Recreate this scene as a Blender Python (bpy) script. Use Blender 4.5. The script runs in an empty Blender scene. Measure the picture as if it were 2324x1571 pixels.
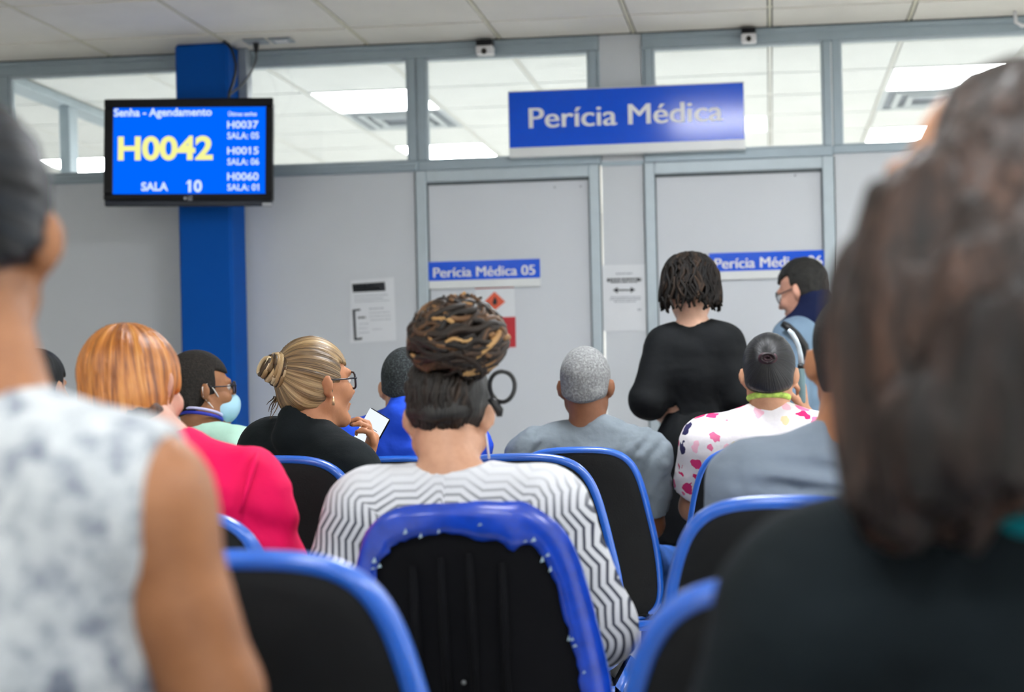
import bpy, math, random
import numpy as np
random.seed(7)
rng = np.random.default_rng(11)
SC = bpy.context.scene
COL = SC.collection
D2R = math.pi / 180

# ------------------------------------------------------------------ camera model (2324 x 1571 photograph)
FPX, PCX, PCY, YAW, ROLL, CH = 3450.0, 1405.0, 878.0, 5.71 * D2R, 1.26 * D2R, 1.15
FWD = np.array([-math.sin(YAW), math.cos(YAW), 0.0])
RGT = np.array([math.cos(YAW), math.sin(YAW), 0.0])
ZUP = np.array([0, 0, 1.0])
CR = RGT * math.cos(ROLL) - ZUP * math.sin(ROLL)
CU = ZUP * math.cos(ROLL) + RGT * math.sin(ROLL)
CAM = np.array([0, 0, CH])


def at(px, py, Y):
    d = FWD + (px - PCX) / FPX * CR + (PCY - py) / FPX * CU
    return CAM + d * (Y / d[1])


def A3(*v):
    return np.array(v, dtype=float)


def nrm(v):
    v = np.asarray(v, float)
    return v / (np.linalg.norm(v) + 1e-12)


# ------------------------------------------------------------------ object bookkeeping
def tag(o, label=None, cat=None, group=None, kind=None):
    if label: o['label'] = label
    if cat: o['category'] = cat
    if group: o['group'] = group
    if kind: o['kind'] = kind
    return o


def empty(name, loc, label=None, cat=None, group=None, kind=None):
    o = bpy.data.objects.new(name, None)
    o.empty_display_size = 0.05
    COL.objects.link(o)
    o.location = loc
    return tag(o, label, cat, group, kind)


def mesh_obj(name, V, F, mat, parent=None, smooth=True, attrs=None, org=None):
    """V world coordinates; kept local to the top-level parent's location."""
    V = np.asarray(V, dtype=np.float64).reshape(-1, 3)
    loc = np.zeros(3)
    if parent is not None:
        r = parent
        while r.parent is not None:
            r = r.parent
        loc = np.array(r.location)
    elif org is not None:
        loc = np.asarray(org, float)
    V = V - loc
    me = bpy.data.meshes.new(name)
    if isinstance(F, np.ndarray):
        n, k = F.shape
        me.vertices.add(len(V)); me.vertices.foreach_set('co', V.ravel())
        me.loops.add(n * k); me.loops.foreach_set('vertex_index', F.ravel().astype(np.int32))
        me.polygons.add(n)
        me.polygons.foreach_set('loop_start', np.arange(0, n * k, k, dtype=np.int32))
        me.update(calc_edges=True)
        me.validate()
    else:
        me.from_pydata([tuple(v) for v in V], [], [tuple(f) for f in F])
        me.update()
    if smooth:
        me.polygons.foreach_set('use_smooth', np.ones(len(me.polygons), dtype=bool))
    if attrs:
        for k, a in attrs.items():
            a = np.asarray(a, dtype=np.float32)
            if a.ndim == 1:
                at_ = me.attributes.new(k, 'FLOAT', 'POINT'); at_.data.foreach_set('value', a)
            else:
                at_ = me.attributes.new(k, 'FLOAT_VECTOR', 'POINT'); at_.data.foreach_set('vector', a.ravel())
    o = bpy.data.objects.new(name, me)
    COL.objects.link(o)
    if mat is not None:
        me.materials.append(mat)
    if parent is not None:
        o.parent = parent
        # parents below the root sit at the root's origin, so local coordinates agree
    else:
        o.location = loc
    return o


class MB:
    """collects boxes, prisms and tubes into one mesh"""
    def __init__(s): s.V, s.F = [], []

    def add(s, V, F):
        b = len(s.V)
        s.V += [tuple(map(float, v)) for v in V]
        s.F += [tuple(i + b for i in f) for f in F]

    def box(s, x0, x1, y0, y1, z0, z1, bev=0.0):
        if bev <= 0:
            V = [(x, y, z) for z in (z0, z1) for y in (y0, y1) for x in (x0, x1)]
            s.add(V, [(0, 2, 3, 1), (4, 5, 7, 6), (0, 1, 5, 4), (2, 6, 7, 3), (0, 4, 6, 2), (1, 3, 7, 5)])
            return s
        b = min(bev, (x1 - x0) / 2.01, (y1 - y0) / 2.01, (z1 - z0) / 2.01)
        V, F = [], []
        import itertools
        idx = {}
        for sx, sy, sz in itertools.product((0, 1), repeat=3):
            X, Y, Z = (x0, x1)[sx], (y0, y1)[sy], (z0, z1)[sz]
            dx, dy, dz = (b, -b)[sx], (b, -b)[sy], (b, -b)[sz]
            for ax in range(3):
                p = [X + dx, Y + dy, Z + dz]
                p[ax] = (X, Y, Z)[ax]
                idx[(sx, sy, sz, ax)] = len(V); V.append(p)
        def f(l): F.append(tuple(idx[k] for k in l))
        for ax in range(3):
            a, c = [(1, 2), (2, 0), (0, 1)][ax]
            for sv in (0, 1):
                q = []
                for (u, v) in ((0, 0), (1, 0), (1, 1), (0, 1)):
                    k = [0, 0, 0]; k[ax] = sv; k[a] = u; k[c] = v
                    q.append((k[0], k[1], k[2], ax))
                f(q if sv else q[::-1])
            for u in (0, 1):
                for v in (0, 1):
                    k0 = [0, 0, 0]; k0[a] = u; k0[c] = v
                    k1 = list(k0); k1[ax] = 1
                    q = [(*k0, a), (*k1, a), (*k1, c), (*k0, c)]
                    f(q if (u == v) else q[::-1])
        for sx, sy, sz in itertools.product((0, 1), repeat=3):
            q = [(sx, sy, sz, 0), (sx, sy, sz, 1), (sx, sy, sz, 2)]
            f(q if (sx + sy + sz) % 2 else q[::-1])
        s.add(V, F)
        return s

    def tube(s, pts, rad, n=8, caps=True, flat=None):
        pts = np.asarray(pts, float)
        m = len(pts)
        rad = np.full(m, rad) if np.isscalar(rad) else np.asarray(rad, float)
        T = np.gradient(pts, axis=0)
        T /= (np.linalg.norm(T, axis=1, keepdims=True) + 1e-12)
        up = A3(0, 0, 1) if abs(T[0][2]) < .9 else A3(1, 0, 0)
        Vs = []
        nv = nrm(np.cross(T[0], up))
        for i in range(m):
            nv = nrm(nv - T[i] * nv.dot(T[i]))
            bv = np.cross(T[i], nv)
            for k in range(n):
                a = 2 * math.pi * k / n
                Vs.append(pts[i] + rad[i] * (math.cos(a) * nv + math.sin(a) * bv))
        F = []
        for i in range(m - 1):
            for k in range(n):
                k2 = (k + 1) % n
                F.append((i * n + k, i * n + k2, (i + 1) * n + k2, (i + 1) * n + k))
        if caps:
            F.append(tuple(range(n - 1, -1, -1)))
            F.append(tuple((m - 1) * n + k for k in range(n)))
        s.add(Vs, F)
        return s

    def prism(s, poly, y0, y1):
        """polygon in (x,z), extruded along y"""
        n = len(poly)
        V = [(x, y0, z) for x, z in poly] + [(x, y1, z) for x, z in poly]
        F = [tuple(range(n)), tuple(range(2 * n - 1, n - 1, -1))]
        F += [(i, n + i, n + (i + 1) % n, (i + 1) % n) for i in range(n)]
        s.add(V, F)
        return s

    def ball(s, c, r, n=10, m=14):
        r = np.full(3, r) if np.isscalar(r) else np.asarray(r, float)
        V = [np.array(c) + r * A3(0, 0, 1)]
        for i in range(1, n):
            t = math.pi * i / n
            for k in range(m):
                p = 2 * math.pi * k / m
                V.append(np.array(c) + r * A3(math.sin(t) * math.cos(p), math.sin(t) * math.sin(p), math.cos(t)))
        V.append(np.array(c) - r * A3(0, 0, 1))
        F = [(0, 1 + k, 1 + (k + 1) % m) for k in range(m)]
        for i in range(n - 2):
            for k in range(m):
                a, b = 1 + i * m + k, 1 + i * m + (k + 1) % m
                F.append((a, a + m, b + m, b))
        e = len(V) - 1
        F += [(e, 1 + (n - 2) * m + (k + 1) % m, 1 + (n - 2) * m + k) for k in range(m)]
        s.add(V, F)
        return s

    def xf(s, fn):
        s.V = [tuple(fn(np.array(v))) for v in s.V]
        return s

    def build(s, name, mat, parent=None, smooth=False, org=None):
        return mesh_obj(name, np.array(s.V), s.F, mat, parent, smooth, None, org)


# ------------------------------------------------------------------ materials
def srgb(r, g, b):
    def c(v):
        v /= 255.0
        return v / 12.92 if v <= .04045 else ((v + .055) / 1.055) ** 2.4
    return (c(r), c(g), c(b), 1.0)


class NT:
    def __init__(s, name):
        s.m = bpy.data.materials.new(name); s.m.use_nodes = True
        s.t = s.m.node_tree; s.t.nodes.clear()
        s.out = s.n('ShaderNodeOutputMaterial')

    def n(s, typ, **kw):
        nd = s.t.nodes.new(typ)
        for k, v in kw.items(): setattr(nd, k, v)
        return nd

    def l(s, a, b): s.t.links.new(a, b)

    def math(s, op, a, b=None, c=None):
        nd = s.n('ShaderNodeMath', operation=op)
        for i, v in enumerate((a, b, c)):
            if v is None: continue
            if isinstance(v, (int, float)): nd.inputs[i].default_value = v
            else: s.l(v, nd.inputs[i])
        return nd.outputs[0]

    def ramp(s, fac, stops, interp='LINEAR'):
        nd = s.n('ShaderNodeValToRGB')
        nd.color_ramp.interpolation = interp
        el = nd.color_ramp.elements
        while len(el) > 1: el.remove(el[-1])
        el[0].position, el[0].color = stops[0]
        for p, c in stops[1:]:
            e = el.new(p); e.color = c
        s.l(fac, nd.inputs[0])
        return nd.outputs[0]

    def noise(s, vec, scale, detail=3, rough=.5):
        nd = s.n('ShaderNodeTexNoise')
        nd.inputs['Scale'].default_value = scale
        nd.inputs['Detail'].default_value = detail
        nd.inputs['Roughness'].default_value = rough
        if vec is not None: s.l(vec, nd.inputs['Vector'])
        return nd.outputs['Fac']

    def coord(s, k='Object'): return s.n('ShaderNodeTexCoord').outputs[k]

    def attr(s, nm, out='Vector'): return s.n('ShaderNodeAttribute', attribute_name=nm).outputs[out]

    def bump(s, h, strength, dist):
        nd = s.n('ShaderNodeBump')
        nd.inputs['Strength'].default_value = strength
        nd.inputs['Distance'].default_value = dist
        s.l(h, nd.inputs['Height'])
        return nd.outputs[0]

    def mix(s, fac, a, b):
        nd = s.n('ShaderNodeMix', data_type='RGBA')
        for i, v in ((0, fac), (6, a), (7, b)):
            if isinstance(v, (int, float, tuple)): nd.inputs[i].default_value = v
            else: s.l(v, nd.inputs[i])
        return nd.outputs[2]

    def done(s, color, rough=.6, metal=0.0, spec=.5, normal=None, emit=None, estr=0, coat=0, sheen=0):
        p = s.n('ShaderNodeBsdfPrincipled')
        for k, v in (('Base Color', color), ('Roughness', rough), ('Metallic', metal), ('Specular IOR Level', spec)):
            if isinstance(v, (int, float, tuple)): p.inputs[k].default_value = v
            else: s.l(v, p.inputs[k])
        if normal is not None: s.l(normal, p.inputs['Normal'])
        if emit is not None:
            p.inputs['Emission Color'].default_value = emit
            p.inputs['Emission Strength'].default_value = estr
        p.inputs['Coat Weight'].default_value = coat
        p.inputs['Coat Roughness'].default_value = .22
        p.inputs['Sheen Weight'].default_value = sheen
        s.l(p.outputs[0], s.out.inputs[0])
        return s.m


def plain(name, rgb, rough=.6, metal=0, spec=.5, var=.06, scale=14, bump=0, bscale=120, coat=0, sheen=0):
    t = NT(name)
    c = srgb(*rgb)
    f = t.noise(t.coord(), scale, 3)
    lo = tuple(v * (1 - var) for v in c[:3]) + (1,)
    hi = tuple(min(1, v * (1 + var)) for v in c[:3]) + (1,)
    col = t.ramp(f, [(.3, lo), (.7, hi)])
    nm = t.bump(t.noise(t.coord(), bscale, 2), bump, .002) if bump else None
    return t.done(col, rough, metal, spec, nm, coat=coat, sheen=sheen)


def emis(name, rgb, strength):
    t = NT(name)
    e = t.n('ShaderNodeEmission')
    e.inputs[0].default_value = srgb(*rgb); e.inputs[1].default_value = strength
    t.l(e.outputs[0], t.out.inputs[0])
    return t.m


def fabric(name, rgb, rough=.9, var=.12, scale=9, bump=.5, spec=.2, sheen=0.0):
    t = NT(name)
    c = srgb(*rgb)
    f = t.noise(t.coord(), scale, 4, .6)
    lo = tuple(v * (1 - var) for v in c[:3]) + (1,)
    hi = tuple(min(1, v * (1 + var)) for v in c[:3]) + (1,)
    col = t.ramp(f, [(.3, lo), (.7, hi)])
    w = t.noise(t.coord(), 420, 2)
    fold = t.noise(t.coord(), 11, 3, .55)
    h = t.math('ADD', t.math('MULTIPLY', w, .08), t.math('MULTIPLY', fold, 1.0))
    return t.done(col, rough, 0, spec, t.bump(h, bump, .02), sheen=sheen)


def skin_mat(name, rgb, rough=.5):
    t = NT(name)
    c = srgb(*rgb)
    f = t.noise(t.coord(), 22, 4, .6)
    lo = (c[0] * .86, c[1] * .8, c[2] * .76, 1)
    hi = (min(1, c[0] * 1.1), c[1] * 1.08, c[2] * 1.06, 1)
    col = t.ramp(f, [(.32, lo), (.68, hi)])
    return t.done(col, rough, 0, .4, t.bump(t.noise(t.coord(), 260, 2), .15, .001))


def hair_mat(name, stops, rough=.42, scale=7.0, bump=.6, spec=.5):
    """streak colour follows the strand coordinate stored on the mesh"""
    t = NT(name)
    v = t.attr('strand')
    f = t.noise(v, scale, 5, .62)
    f2 = t.noise(v, scale * 3.3, 2, .5)
    fac = t.math('ADD', t.math('MULTIPLY', f, .72), t.math('MULTIPLY', f2, .28))
    n = len(stops)
    col = t.ramp(fac, [(.30 + .40 * i / max(1, n - 1), srgb(*c)) for i, c in enumerate(stops)])
    return t.done(col, rough, 0, spec, t.bump(t.math('ADD', f, t.math('MULTIPLY', f2, .6)), bump, .008))


def clump_mat(name, stops, rough=.5, spec=.4):
    t = NT(name)
    f = t.attr('rnd', 'Fac')
    n = len(stops)
    col = t.ramp(f, [(i / max(1, n - 1), srgb(*c)) for i, c in enumerate(stops)])
    return t.done(col, rough, 0, spec, t.bump(t.noise(t.coord(), 330, 2), .4, .002))


M = {}
M['panel'] = plain('wall_panel_laminate', (207, 212, 217), .55, var=.015, scale=3, bump=.05, bscale=300)
M['panel_light'] = plain('door_panel_laminate', (209, 214, 220), .5, var=.015, scale=3)
M['frame'] = plain('aluminium_frame_shaded', (158, 173, 182), .45, metal=.25, var=.03)  # darker copy for the upper rails, their shade put into the colour
M['frame_light'] = plain('aluminium_frame_pale', (182, 195, 202), .45, metal=.2, var=.03)
M['gap'] = plain('dark_gap', (92, 100, 104), .8)
M['white_wall'] = plain('painted_wall', (238, 238, 234), .8, var=.02)
M['tile'] = plain('ceiling_tile', (238, 235, 225), .85, var=.025, scale=5, bump=.25, bscale=90)
M['tile_back'] = plain('ceiling_tile_office', (240, 240, 236), .85, var=.02, scale=5, bump=.2, bscale=90)
M['tbar'] = plain('ceiling_grid_bar', (226, 222, 200), .5, var=.04)
M['tbar_back'] = plain('ceiling_grid_bar_office', (232, 230, 222), .5, var=.03)
M['plenum'] = plain('ceiling_gap_dark', (70, 70, 62), .9)
M['floor'] = plain('vinyl_floor', (222, 219, 212), .35, var=.08, scale=6)
M['pillar'] = plain('blue_pillar_paint', (0, 84, 176), .6, spec=.15, var=.04, scale=2)
M['duct'] = plain('grey_duct', (150, 160, 168), .5)
M['lamp'] = emis('ceiling_lamp_diffuser', (247, 250, 255), 46.0)
M['lamp_dim'] = emis('dimmed_lamp_diffuser', (247, 248, 250), 20.0)  # output turned down to tune the light on near seats and left wall
M['lamp_back'] = emis('office_lamp_diffuser', (250, 252, 255), 40.0)
M['lampframe'] = plain('lamp_frame', (235, 235, 232), .4)
M['vent'] = plain('air_vent_metal', (196, 202, 204), .4, metal=.2)
M['black_plastic'] = plain('black_plastic', (8, 9, 16), .35, spec=.3, var=.1)
M['tv_edge'] = plain('tv_lower_edge', (52, 58, 70), .25, metal=.4)
M['cable'] = plain('black_cable', (24, 26, 28), .5)
M['cable_grey'] = plain('grey_cable', (92, 96, 98), .5)
M['white_plastic'] = plain('white_plastic', (228, 228, 230), .35, var=.02)
M['sign_blue'] = plain('sign_blue_film', (0, 86, 226), .14, var=.03, scale=2, spec=.35)
M['sign_white'] = plain('sign_white_board', (226, 230, 230), .3, var=.02)
M['letter_white'] = plain('white_lettering', (238, 240, 246), .4, var=.01)
M['paper'] = plain('white_paper', (224, 228, 232), .7, var=.015)
M['ink'] = plain('black_ink', (34, 38, 44), .7)
M['ink_grey'] = plain('grey_ink', (150, 156, 164), .7)
M['red_ink'] = plain('red_print', (190, 42, 52), .6)
M['orange_ink'] = plain('orange_red_print', (222, 96, 66), .6)
M['screen'] = emis('screen_blue', (0, 100, 255), 1.0)
M['screen_white'] = emis('screen_white_text', (214, 232, 255), 1.0)
M['screen_yellow'] = emis('screen_yellow_text', (240, 240, 150), 1.0)
M['logo'] = plain('grey_logo', (190, 194, 200), .4)
M['chair_blue'] = plain('blue_chair_plastic', (26, 98, 204), .30, var=.08, spec=.6, coat=.6)
M['chair_black'] = plain('black_chair_vinyl', (15, 17, 19), .7, spec=.25, var=.15, scale=20, bump=.3, bscale=220)
M['chair_black_matte'] = plain('black_chair_fabric', (9, 10, 14), .9, spec=.15, var=.2, scale=8, bump=.3, bscale=220)
M['torn_blue'] = plain('torn_blue_film', (12, 62, 182), .26, var=.22, scale=26, spec=.6, coat=.3)
M['steel'] = plain('grey_steel', (120, 124, 128), .35, metal=.9)
M['black_steel'] = plain('black_steel', (26, 27, 29), .4, metal=.3)
M['flake'] = plain('pale_torn_paper', (168, 196, 214), .7)
M['glasses'] = plain('dark_glasses_frame', (24, 24, 34), .25)
M['gold'] = plain('pale_gold', (226, 190, 150), .25, metal=.6)
M['eye'] = plain('eye_white', (225, 220, 214), .2)
M['iris'] = plain('dark_iris', (30, 20, 14), .15)
M['mask_blue'] = plain('mask_fabric_blue', (164, 206, 222), .8)
M['mask_white'] = plain('mask_strap_white', (238, 232, 226), .7)
M['shoe'] = plain('dark_shoe', (28, 28, 30), .5)


def glass_mat():
    t = NT('window_glass')
    tr = t.n('ShaderNodeBsdfTransparent'); tr.inputs[0].default_value = (.95, .97, .97, 1)
    gl = t.n('ShaderNodeBsdfGlossy'); gl.inputs[1].default_value = .02
    fr = t.n('ShaderNodeFresnel'); fr.inputs[0].default_value = 1.45
    mx = t.n('ShaderNodeMixShader')
    t.l(fr.outputs[0], mx.inputs[0]); t.l(tr.outputs[0], mx.inputs[1]); t.l(gl.outputs[0], mx.inputs[2])
    t.l(mx.outputs[0], t.out.inputs[0])
    return t.m


M['glass'] = glass_mat()

# ------------------------------------------------------------------ room shell
W = 7.0
CEIL = 2.781
TS = 0.627
GX0 = 0.030          # grid line through x = .03
XL, XR, YB, YE = -5.6, 4.0, -3.2, 14.2


def struct(name, mb, mat, smooth=False, parent=None):
    o = mb.build(name, mat, parent, smooth)
    if parent is None: o['kind'] = 'structure'
    return o


struct('floor', MB().box(XL, XR, YB, YE, -.1, 0), M['floor'])
struct('wall_left', MB().box(XL - .1, XL, YB, W, 0, 3.0), M['white_wall'])
struct('wall_right', MB().box(XR, XR + .1, YB, W, 0, 3.0), M['white_wall'])
struct('wall_rear', MB().box(XL - .1, XR + .1, YB - .1, YB, 0, 3.0), M['white_wall'])
struct('wall_office_left', MB().box(-7.6, -7.5, W + .1, YE, 0, 3.0), M['white_wall'])
struct('wall_office_right', MB().box(XR, XR + .1, W, YE, 0, 3.0), M['white_wall'])
struct('wall_office_far', MB().box(-7.6, XR + .1, YE, YE + .1, 0, 3.0), M['white_wall'])
struct('floor_office', MB().box(-7.6, XL, W + .1, YE, -.1, 0), M['floor'])


def lines(lo, hi, ref, step):
    k0 = math.ceil((lo - ref) / step); k1 = math.floor((hi - ref) / step)
    return [ref + step * k for k in range(k0, k1 + 1)]


def ceiling(name, x0, x1, y0, y1, yref, mtile, mbar, skip=()):
    gx = [x0] + [g for g in lines(x0 + .05, x1 - .05, GX0, TS)] + [x1]
    gy = [y0] + [g for g in lines(y0 + .05, y1 - .05, yref, TS)] + [y1]
    m = MB()
    g = .0125
    for i in range(len(gx) - 1):
        for j in range(len(gy) - 1):
            cx, cy = (gx[i] + gx[i + 1]) / 2, (gy[j] + gy[j + 1]) / 2
            if any(abs(cx - sx) < .3 and abs(cy - sy) < .3 for sx, sy in skip): continue
            m.box(gx[i] + g, gx[i + 1] - g, gy[j] + g, gy[j + 1] - g, CEIL, CEIL + .015, .003)
    c = struct(name, m, mtile)
    b = MB()
    for x in gx[1:-1]: b.box(x - .0075, x + .0075, y0, y1, CEIL + .002, CEIL + .012)
    for y in gy[1:-1]: b.box(x0, x1, y - .005, y + .005, CEIL + .006, CEIL + .013)
    b.build('grid_bar', mbar, c)
    MB().box(x0, x1, y0, y1, CEIL + .017, CEIL + .05).build('upper_slab', M['plenum'], c)
    return gx, gy


def cell(ix, yref, iy):
    return (GX0 + TS * (ix + .5), yref + TS * (iy + .5))


YF = 6.655           # front grid reference line
YO = 7.41            # office grid reference line
front_lamps = [(-1, -4), (3, -5), (-1, -9), (3, -9), (-5, -13), (-1, -13), (3, -13), (5, -2), (-6, -9)]  # last panel is an added one, brightening the left wall
back_lamps = [(-4, 1), (1, 1), (-8, 4), (-4, 4), (1, 4), (-2, 6), (-6, 7), (1, 7), (4, 2), (-9, 1)]
vents = [(-4, 2), (1, 2)]
fl = [cell(a, YF, b) for a, b in front_lamps]
bl = [cell(a, YO, b) for a, b in back_lamps]
vt = [cell(a, YO, b) for a, b in vents]
ceiling('ceiling', XL, XR, YB, W, YF, M['tile'], M['tbar'], fl)
ceiling('ceiling_office', -7.5, XR, W + .08, YE, YO, M['tile_back'], M['tbar_back'], bl + vt)


def ceiling_lamp(c, label, group, mat):
    r = empty('ceiling_light', (c[0], c[1], CEIL), label, 'ceiling light', group)
    h = TS / 2 - .004
    m = MB()
    f = .022
    m.box(c[0] - h, c[0] + h, c[1] - h, c[1] - h + f, CEIL - .002, CEIL + .016)
    m.box(c[0] - h, c[0] + h, c[1] + h - f, c[1] + h, CEIL - .002, CEIL + .016)
    m.box(c[0] - h, c[0] - h + f, c[1] - h + f, c[1] + h - f, CEIL - .002, CEIL + .016)
    m.box(c[0] + h - f, c[0] + h, c[1] - h + f, c[1] + h - f, CEIL - .002, CEIL + .016)
    m.build('lamp_frame', M['lampframe'], r)
    MB().box(c[0] - h + f, c[0] + h - f, c[1] - h + f, c[1] + h - f, CEIL + .004, CEIL + .012).build('diffuser', mat, r)
    return r


FL_LAB = ['square lit ceiling panel over the middle rows of seats', 'square lit ceiling panel over the right end of the middle rows',
          'square lit ceiling panel above the near empty chairs',
          'square lit ceiling panel right of the near seats', 'square lit ceiling panel behind the left end of the seats',
          'square lit ceiling panel behind the middle of the seats', 'square lit ceiling panel behind the right end of the seats',
          'square lit ceiling panel beside the right end of the partition', 'added dim ceiling panel over the left near seats, brightening the left wall']
for k, (c, l) in enumerate(zip(fl, FL_LAB)): ceiling_lamp(c, l, 'ceiling lights of the waiting room', M['lamp_dim'] if k in (2, 8) else M['lamp'])
BL_LAB = ['white lit ceiling panel seen through the glass between television and first door', 'large white lit ceiling panel behind the far right transom glass',
          'white lit office panel low behind the far left glass', 'white lit office panel low in the glass left of the big blue sign',
          'white lit panel just above the bottom bar of the far right glass', 'lit office panel hidden behind the big blue sign',
          'lit office panel deep in the room behind the television', 'lit office panel deep in the room behind the far right glass',
          'lit office panel beyond the right edge of the glass', 'lit office panel beyond the left edge of the glass']
for c, l in zip(bl, BL_LAB): ceiling_lamp(c, l, 'ceiling lights of the office', M['lamp_back'])


def air_vent(c, label):
    r = empty('air_vent', (c[0], c[1], CEIL), label, 'air vent', 'ceiling air vents of the office')
    h = TS / 2 - .006
    for k, s in enumerate((1.0, .74, .5)):
        m = MB()
        H, f = h * s, .035
        z = CEIL + .002 - .006 * k
        for (a, b, cc, d) in ((-H, H, -H, -H + f), (-H, H, H - f, H), (-H, -H + f, -H + f, H - f), (H - f, H, -H + f, H - f)):
            m.box(c[0] + a, c[0] + b, c[1] + cc, c[1] + d, z, z + .012)
        m.build('louvre', M['vent'], r)
    MB().box(c[0] - h, c[0] + h, c[1] - h, c[1] + h, CEIL + .014, CEIL + .018).build('backing', M['ink_grey'], r)


air_vent(vt[0], 'square ceiling air vent behind the glass right of the television')
air_vent(vt[1], 'square ceiling air vent behind the far right glass below the bright panel')


# ---- partition: positions read off the photograph at the wall plane
def wx(px, py): return at(px, py, W)[0]
def wz(px, py): return at(px, py, W)[2]


Z_GT, Z_GB, Z_TR, Z_DT = 2.711, 2.231, 2.181, 2.127      # glass top / bottom, transom lower edge, door top
T0, T1 = W, W + .06                                       # frame faces
xj = dict(w1l=-3.628, w1r=wx(521, 300), w2l=wx(540, 300), w2r=-1.669, w3l=-1.583, w3r=wx(1334, 130), w4l=-.512, w4r=.266,
          w5l=.346, w5r=1.62, d5l=wx(946, 560), d5r=wx(1362, 560), p5l=wx(970, 560), p5r=wx(1340, 560),
          d6l=wx(1464, 480), d6r=wx(1894, 480), p6l=wx(1487, 480), p6r=wx(1868, 480), sl=wx(1361, 250), sr=wx(1459, 250))

# solid lower panels
wf = MB()
wf.box(XL, xj['d5l'] - .004, W + .015, W + .05, 0, Z_TR + .01)
wf.box(xj['sl'] + .003, xj['sr'] - .003, W + .012, W + .05, 0, CEIL)
wf.box(xj['d6r'] + .006, XR, W + .015, W + .05, 0, Z_TR + .02)
struct('wall_front', wf, M['panel'])
seam = MB()
seam.box(xj['sl'] + .003, xj['sr'] - .003, W + .006, W + .014, wz(1400, 376), wz(1400, 366))
for x in (2.4, 3.2): seam.box(x - .002, x + .002, W + .0145, W + .016, 0.1, Z_TR)
seam.box(XL, xj['d5l'], W + .016, W + .02, 0, .01)
struct('trim_seam', seam, M['frame'])

# rails and mullions
fr = MB()
fr.box(XL, xj['sl'], T0, T1, Z_GT, CEIL, .004)
fr.box(xj['sr'], XR, T0, T1, Z_GT, CEIL, .004)
fr.box(XL, xj['sl'], T0 - .012, T0, CEIL - .026, CEIL - .004, .003)
fr.box(xj['sr'], XR, T0 - .012, T0, CEIL - .026, CEIL - .004, .003)
struct('trim_1', fr, M['frame'])
fr = MB()
fr.box(XL, xj['w2r'] + .045, T0, T1, Z_TR, Z_GB, .004)
fr.box(XL, xj['w2r'] + .04, T0 - .008, T0, Z_TR + .008, Z_TR + .026, .003)
fr.box(xj['w2r'] + .045, xj['sl'], T0, T1, Z_DT + .055, Z_GB, .004)
fr.box(xj['sr'], xj['w4r'] + .04, T0, T1, Z_DT + .055, Z_GB, .004)
fr.box(xj['w4r'] + .04, XR, T0, T1, Z_TR + .012, Z_GB, .004)
struct('trim_2', fr, M['frame'])
fr = MB()
for a, b in ((xj['w1l'] - .09, xj['w1l']), (xj['w1r'], xj['w2l']), (xj['w2r'], (xj['w2r'] + xj['w3l']) / 2 - .002), ((xj['w2r'] + xj['w3l']) / 2 + .002, xj['w3l']),
             (xj['w3r'], xj['sl'] - .012), (xj['sl'] - .010, xj['sl'] + .003), (xj['sr'] - .003, xj['sr'] + .01), (xj['sr'] + .012, xj['w4l']),
             (xj['w4r'], (xj['w4r'] + xj['w5l']) / 2 - .002), ((xj['w4r'] + xj['w5l']) / 2 + .002, xj['w5l']), (xj['w5r'], xj['w5r'] + .08)):
    fr.box(a, b, T0, T1, Z_GB, Z_GT, .003)
struct('trim_3', fr, M['frame'])


# window panes
def window(n, a, b):
    m = MB()
    e = .008
    m.box(a, a + e, T0 + .012, T0 + .05, Z_GB, Z_GT); m.box(b - e, b, T0 + .012, T0 + .05, Z_GB, Z_GT)
    m.box(a + e, b - e, T0 + .012, T0 + .05, Z_GB, Z_GB + e); m.box(a + e, b - e, T0 + .012, T0 + .05, Z_GT - e, Z_GT)
    w = struct('window_%d' % n, m, M['frame_light'])
    MB().box(a + e, b - e, T0 + .028, T0 + .034, Z_GB + e, Z_GT - e).build('glass_pane', M['glass'], w)


for i, (a, b) in enumerate((('w1l', 'w1r'), ('w2l', 'w2r'), ('w3l', 'w3r'), ('w4l', 'w4r'), ('w5l', 'w5r'))):
    window(i + 1, xj[a], xj[b])


# doors: leaf with jambs and header
def door(n, jl, jr, pl, pr, screws):
    m = MB()
    m.box(pl + .002, pr - .002, W + .02, W + .055, .01, Z_DT - .004)
    d = struct('door_%d' % n, m, M['panel_light'])
    MB().box(jl, pl, T0 - .004, T1, 0, Z_DT + .055, .004).build('jamb', M['frame_light'], d)
    MB().box(pr, jr, T0 - .004, T1, 0, Z_DT + .055, .004).build('jamb', M['frame_light'], d)
    MB().box(pl, pr, T0 - .004, T1, Z_DT, Z_DT + .055, .004).build('header', M['frame_light'], d)
    g = MB()
    g.box(pl, pr, T0 + .012, T0 + .02, Z_DT - .012, Z_DT)
    g.box(pl, pl + .006, T0 + .012, T0 + .02, 0, Z_DT); g.box(pr - .006, pr, T0 + .012, T0 + .02, 0, Z_DT)
    g.box(jl - .006, jl, T0 + .006, T0 + .014, 0, Z_DT + .055); g.box(jr, jr + .006, T0 + .006, T0 + .014, 0, Z_DT + .055)
    g.build('door_gap', M['gap'], d)
    for (px, py) in screws:
        x, _, z = at(px, py, W + .02)
        MB().ball((x, W + .019, z), (.006, .004, .004), 5, 8).build('screw', M['ink_grey'], d)
    hx = pl + .06
    h = MB()
    h.box(hx - .02, hx + .02, W + .012, W + .02, .93, 1.09, .004)
    h.tube([(hx, W + .014, 1.03), (hx, W - .03, 1.03), (hx + .02, W - .042, 1.03), (hx + .12, W - .042, 1.03)], .009, 8)
    h.build('door_handle', M['steel'], d)


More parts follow.
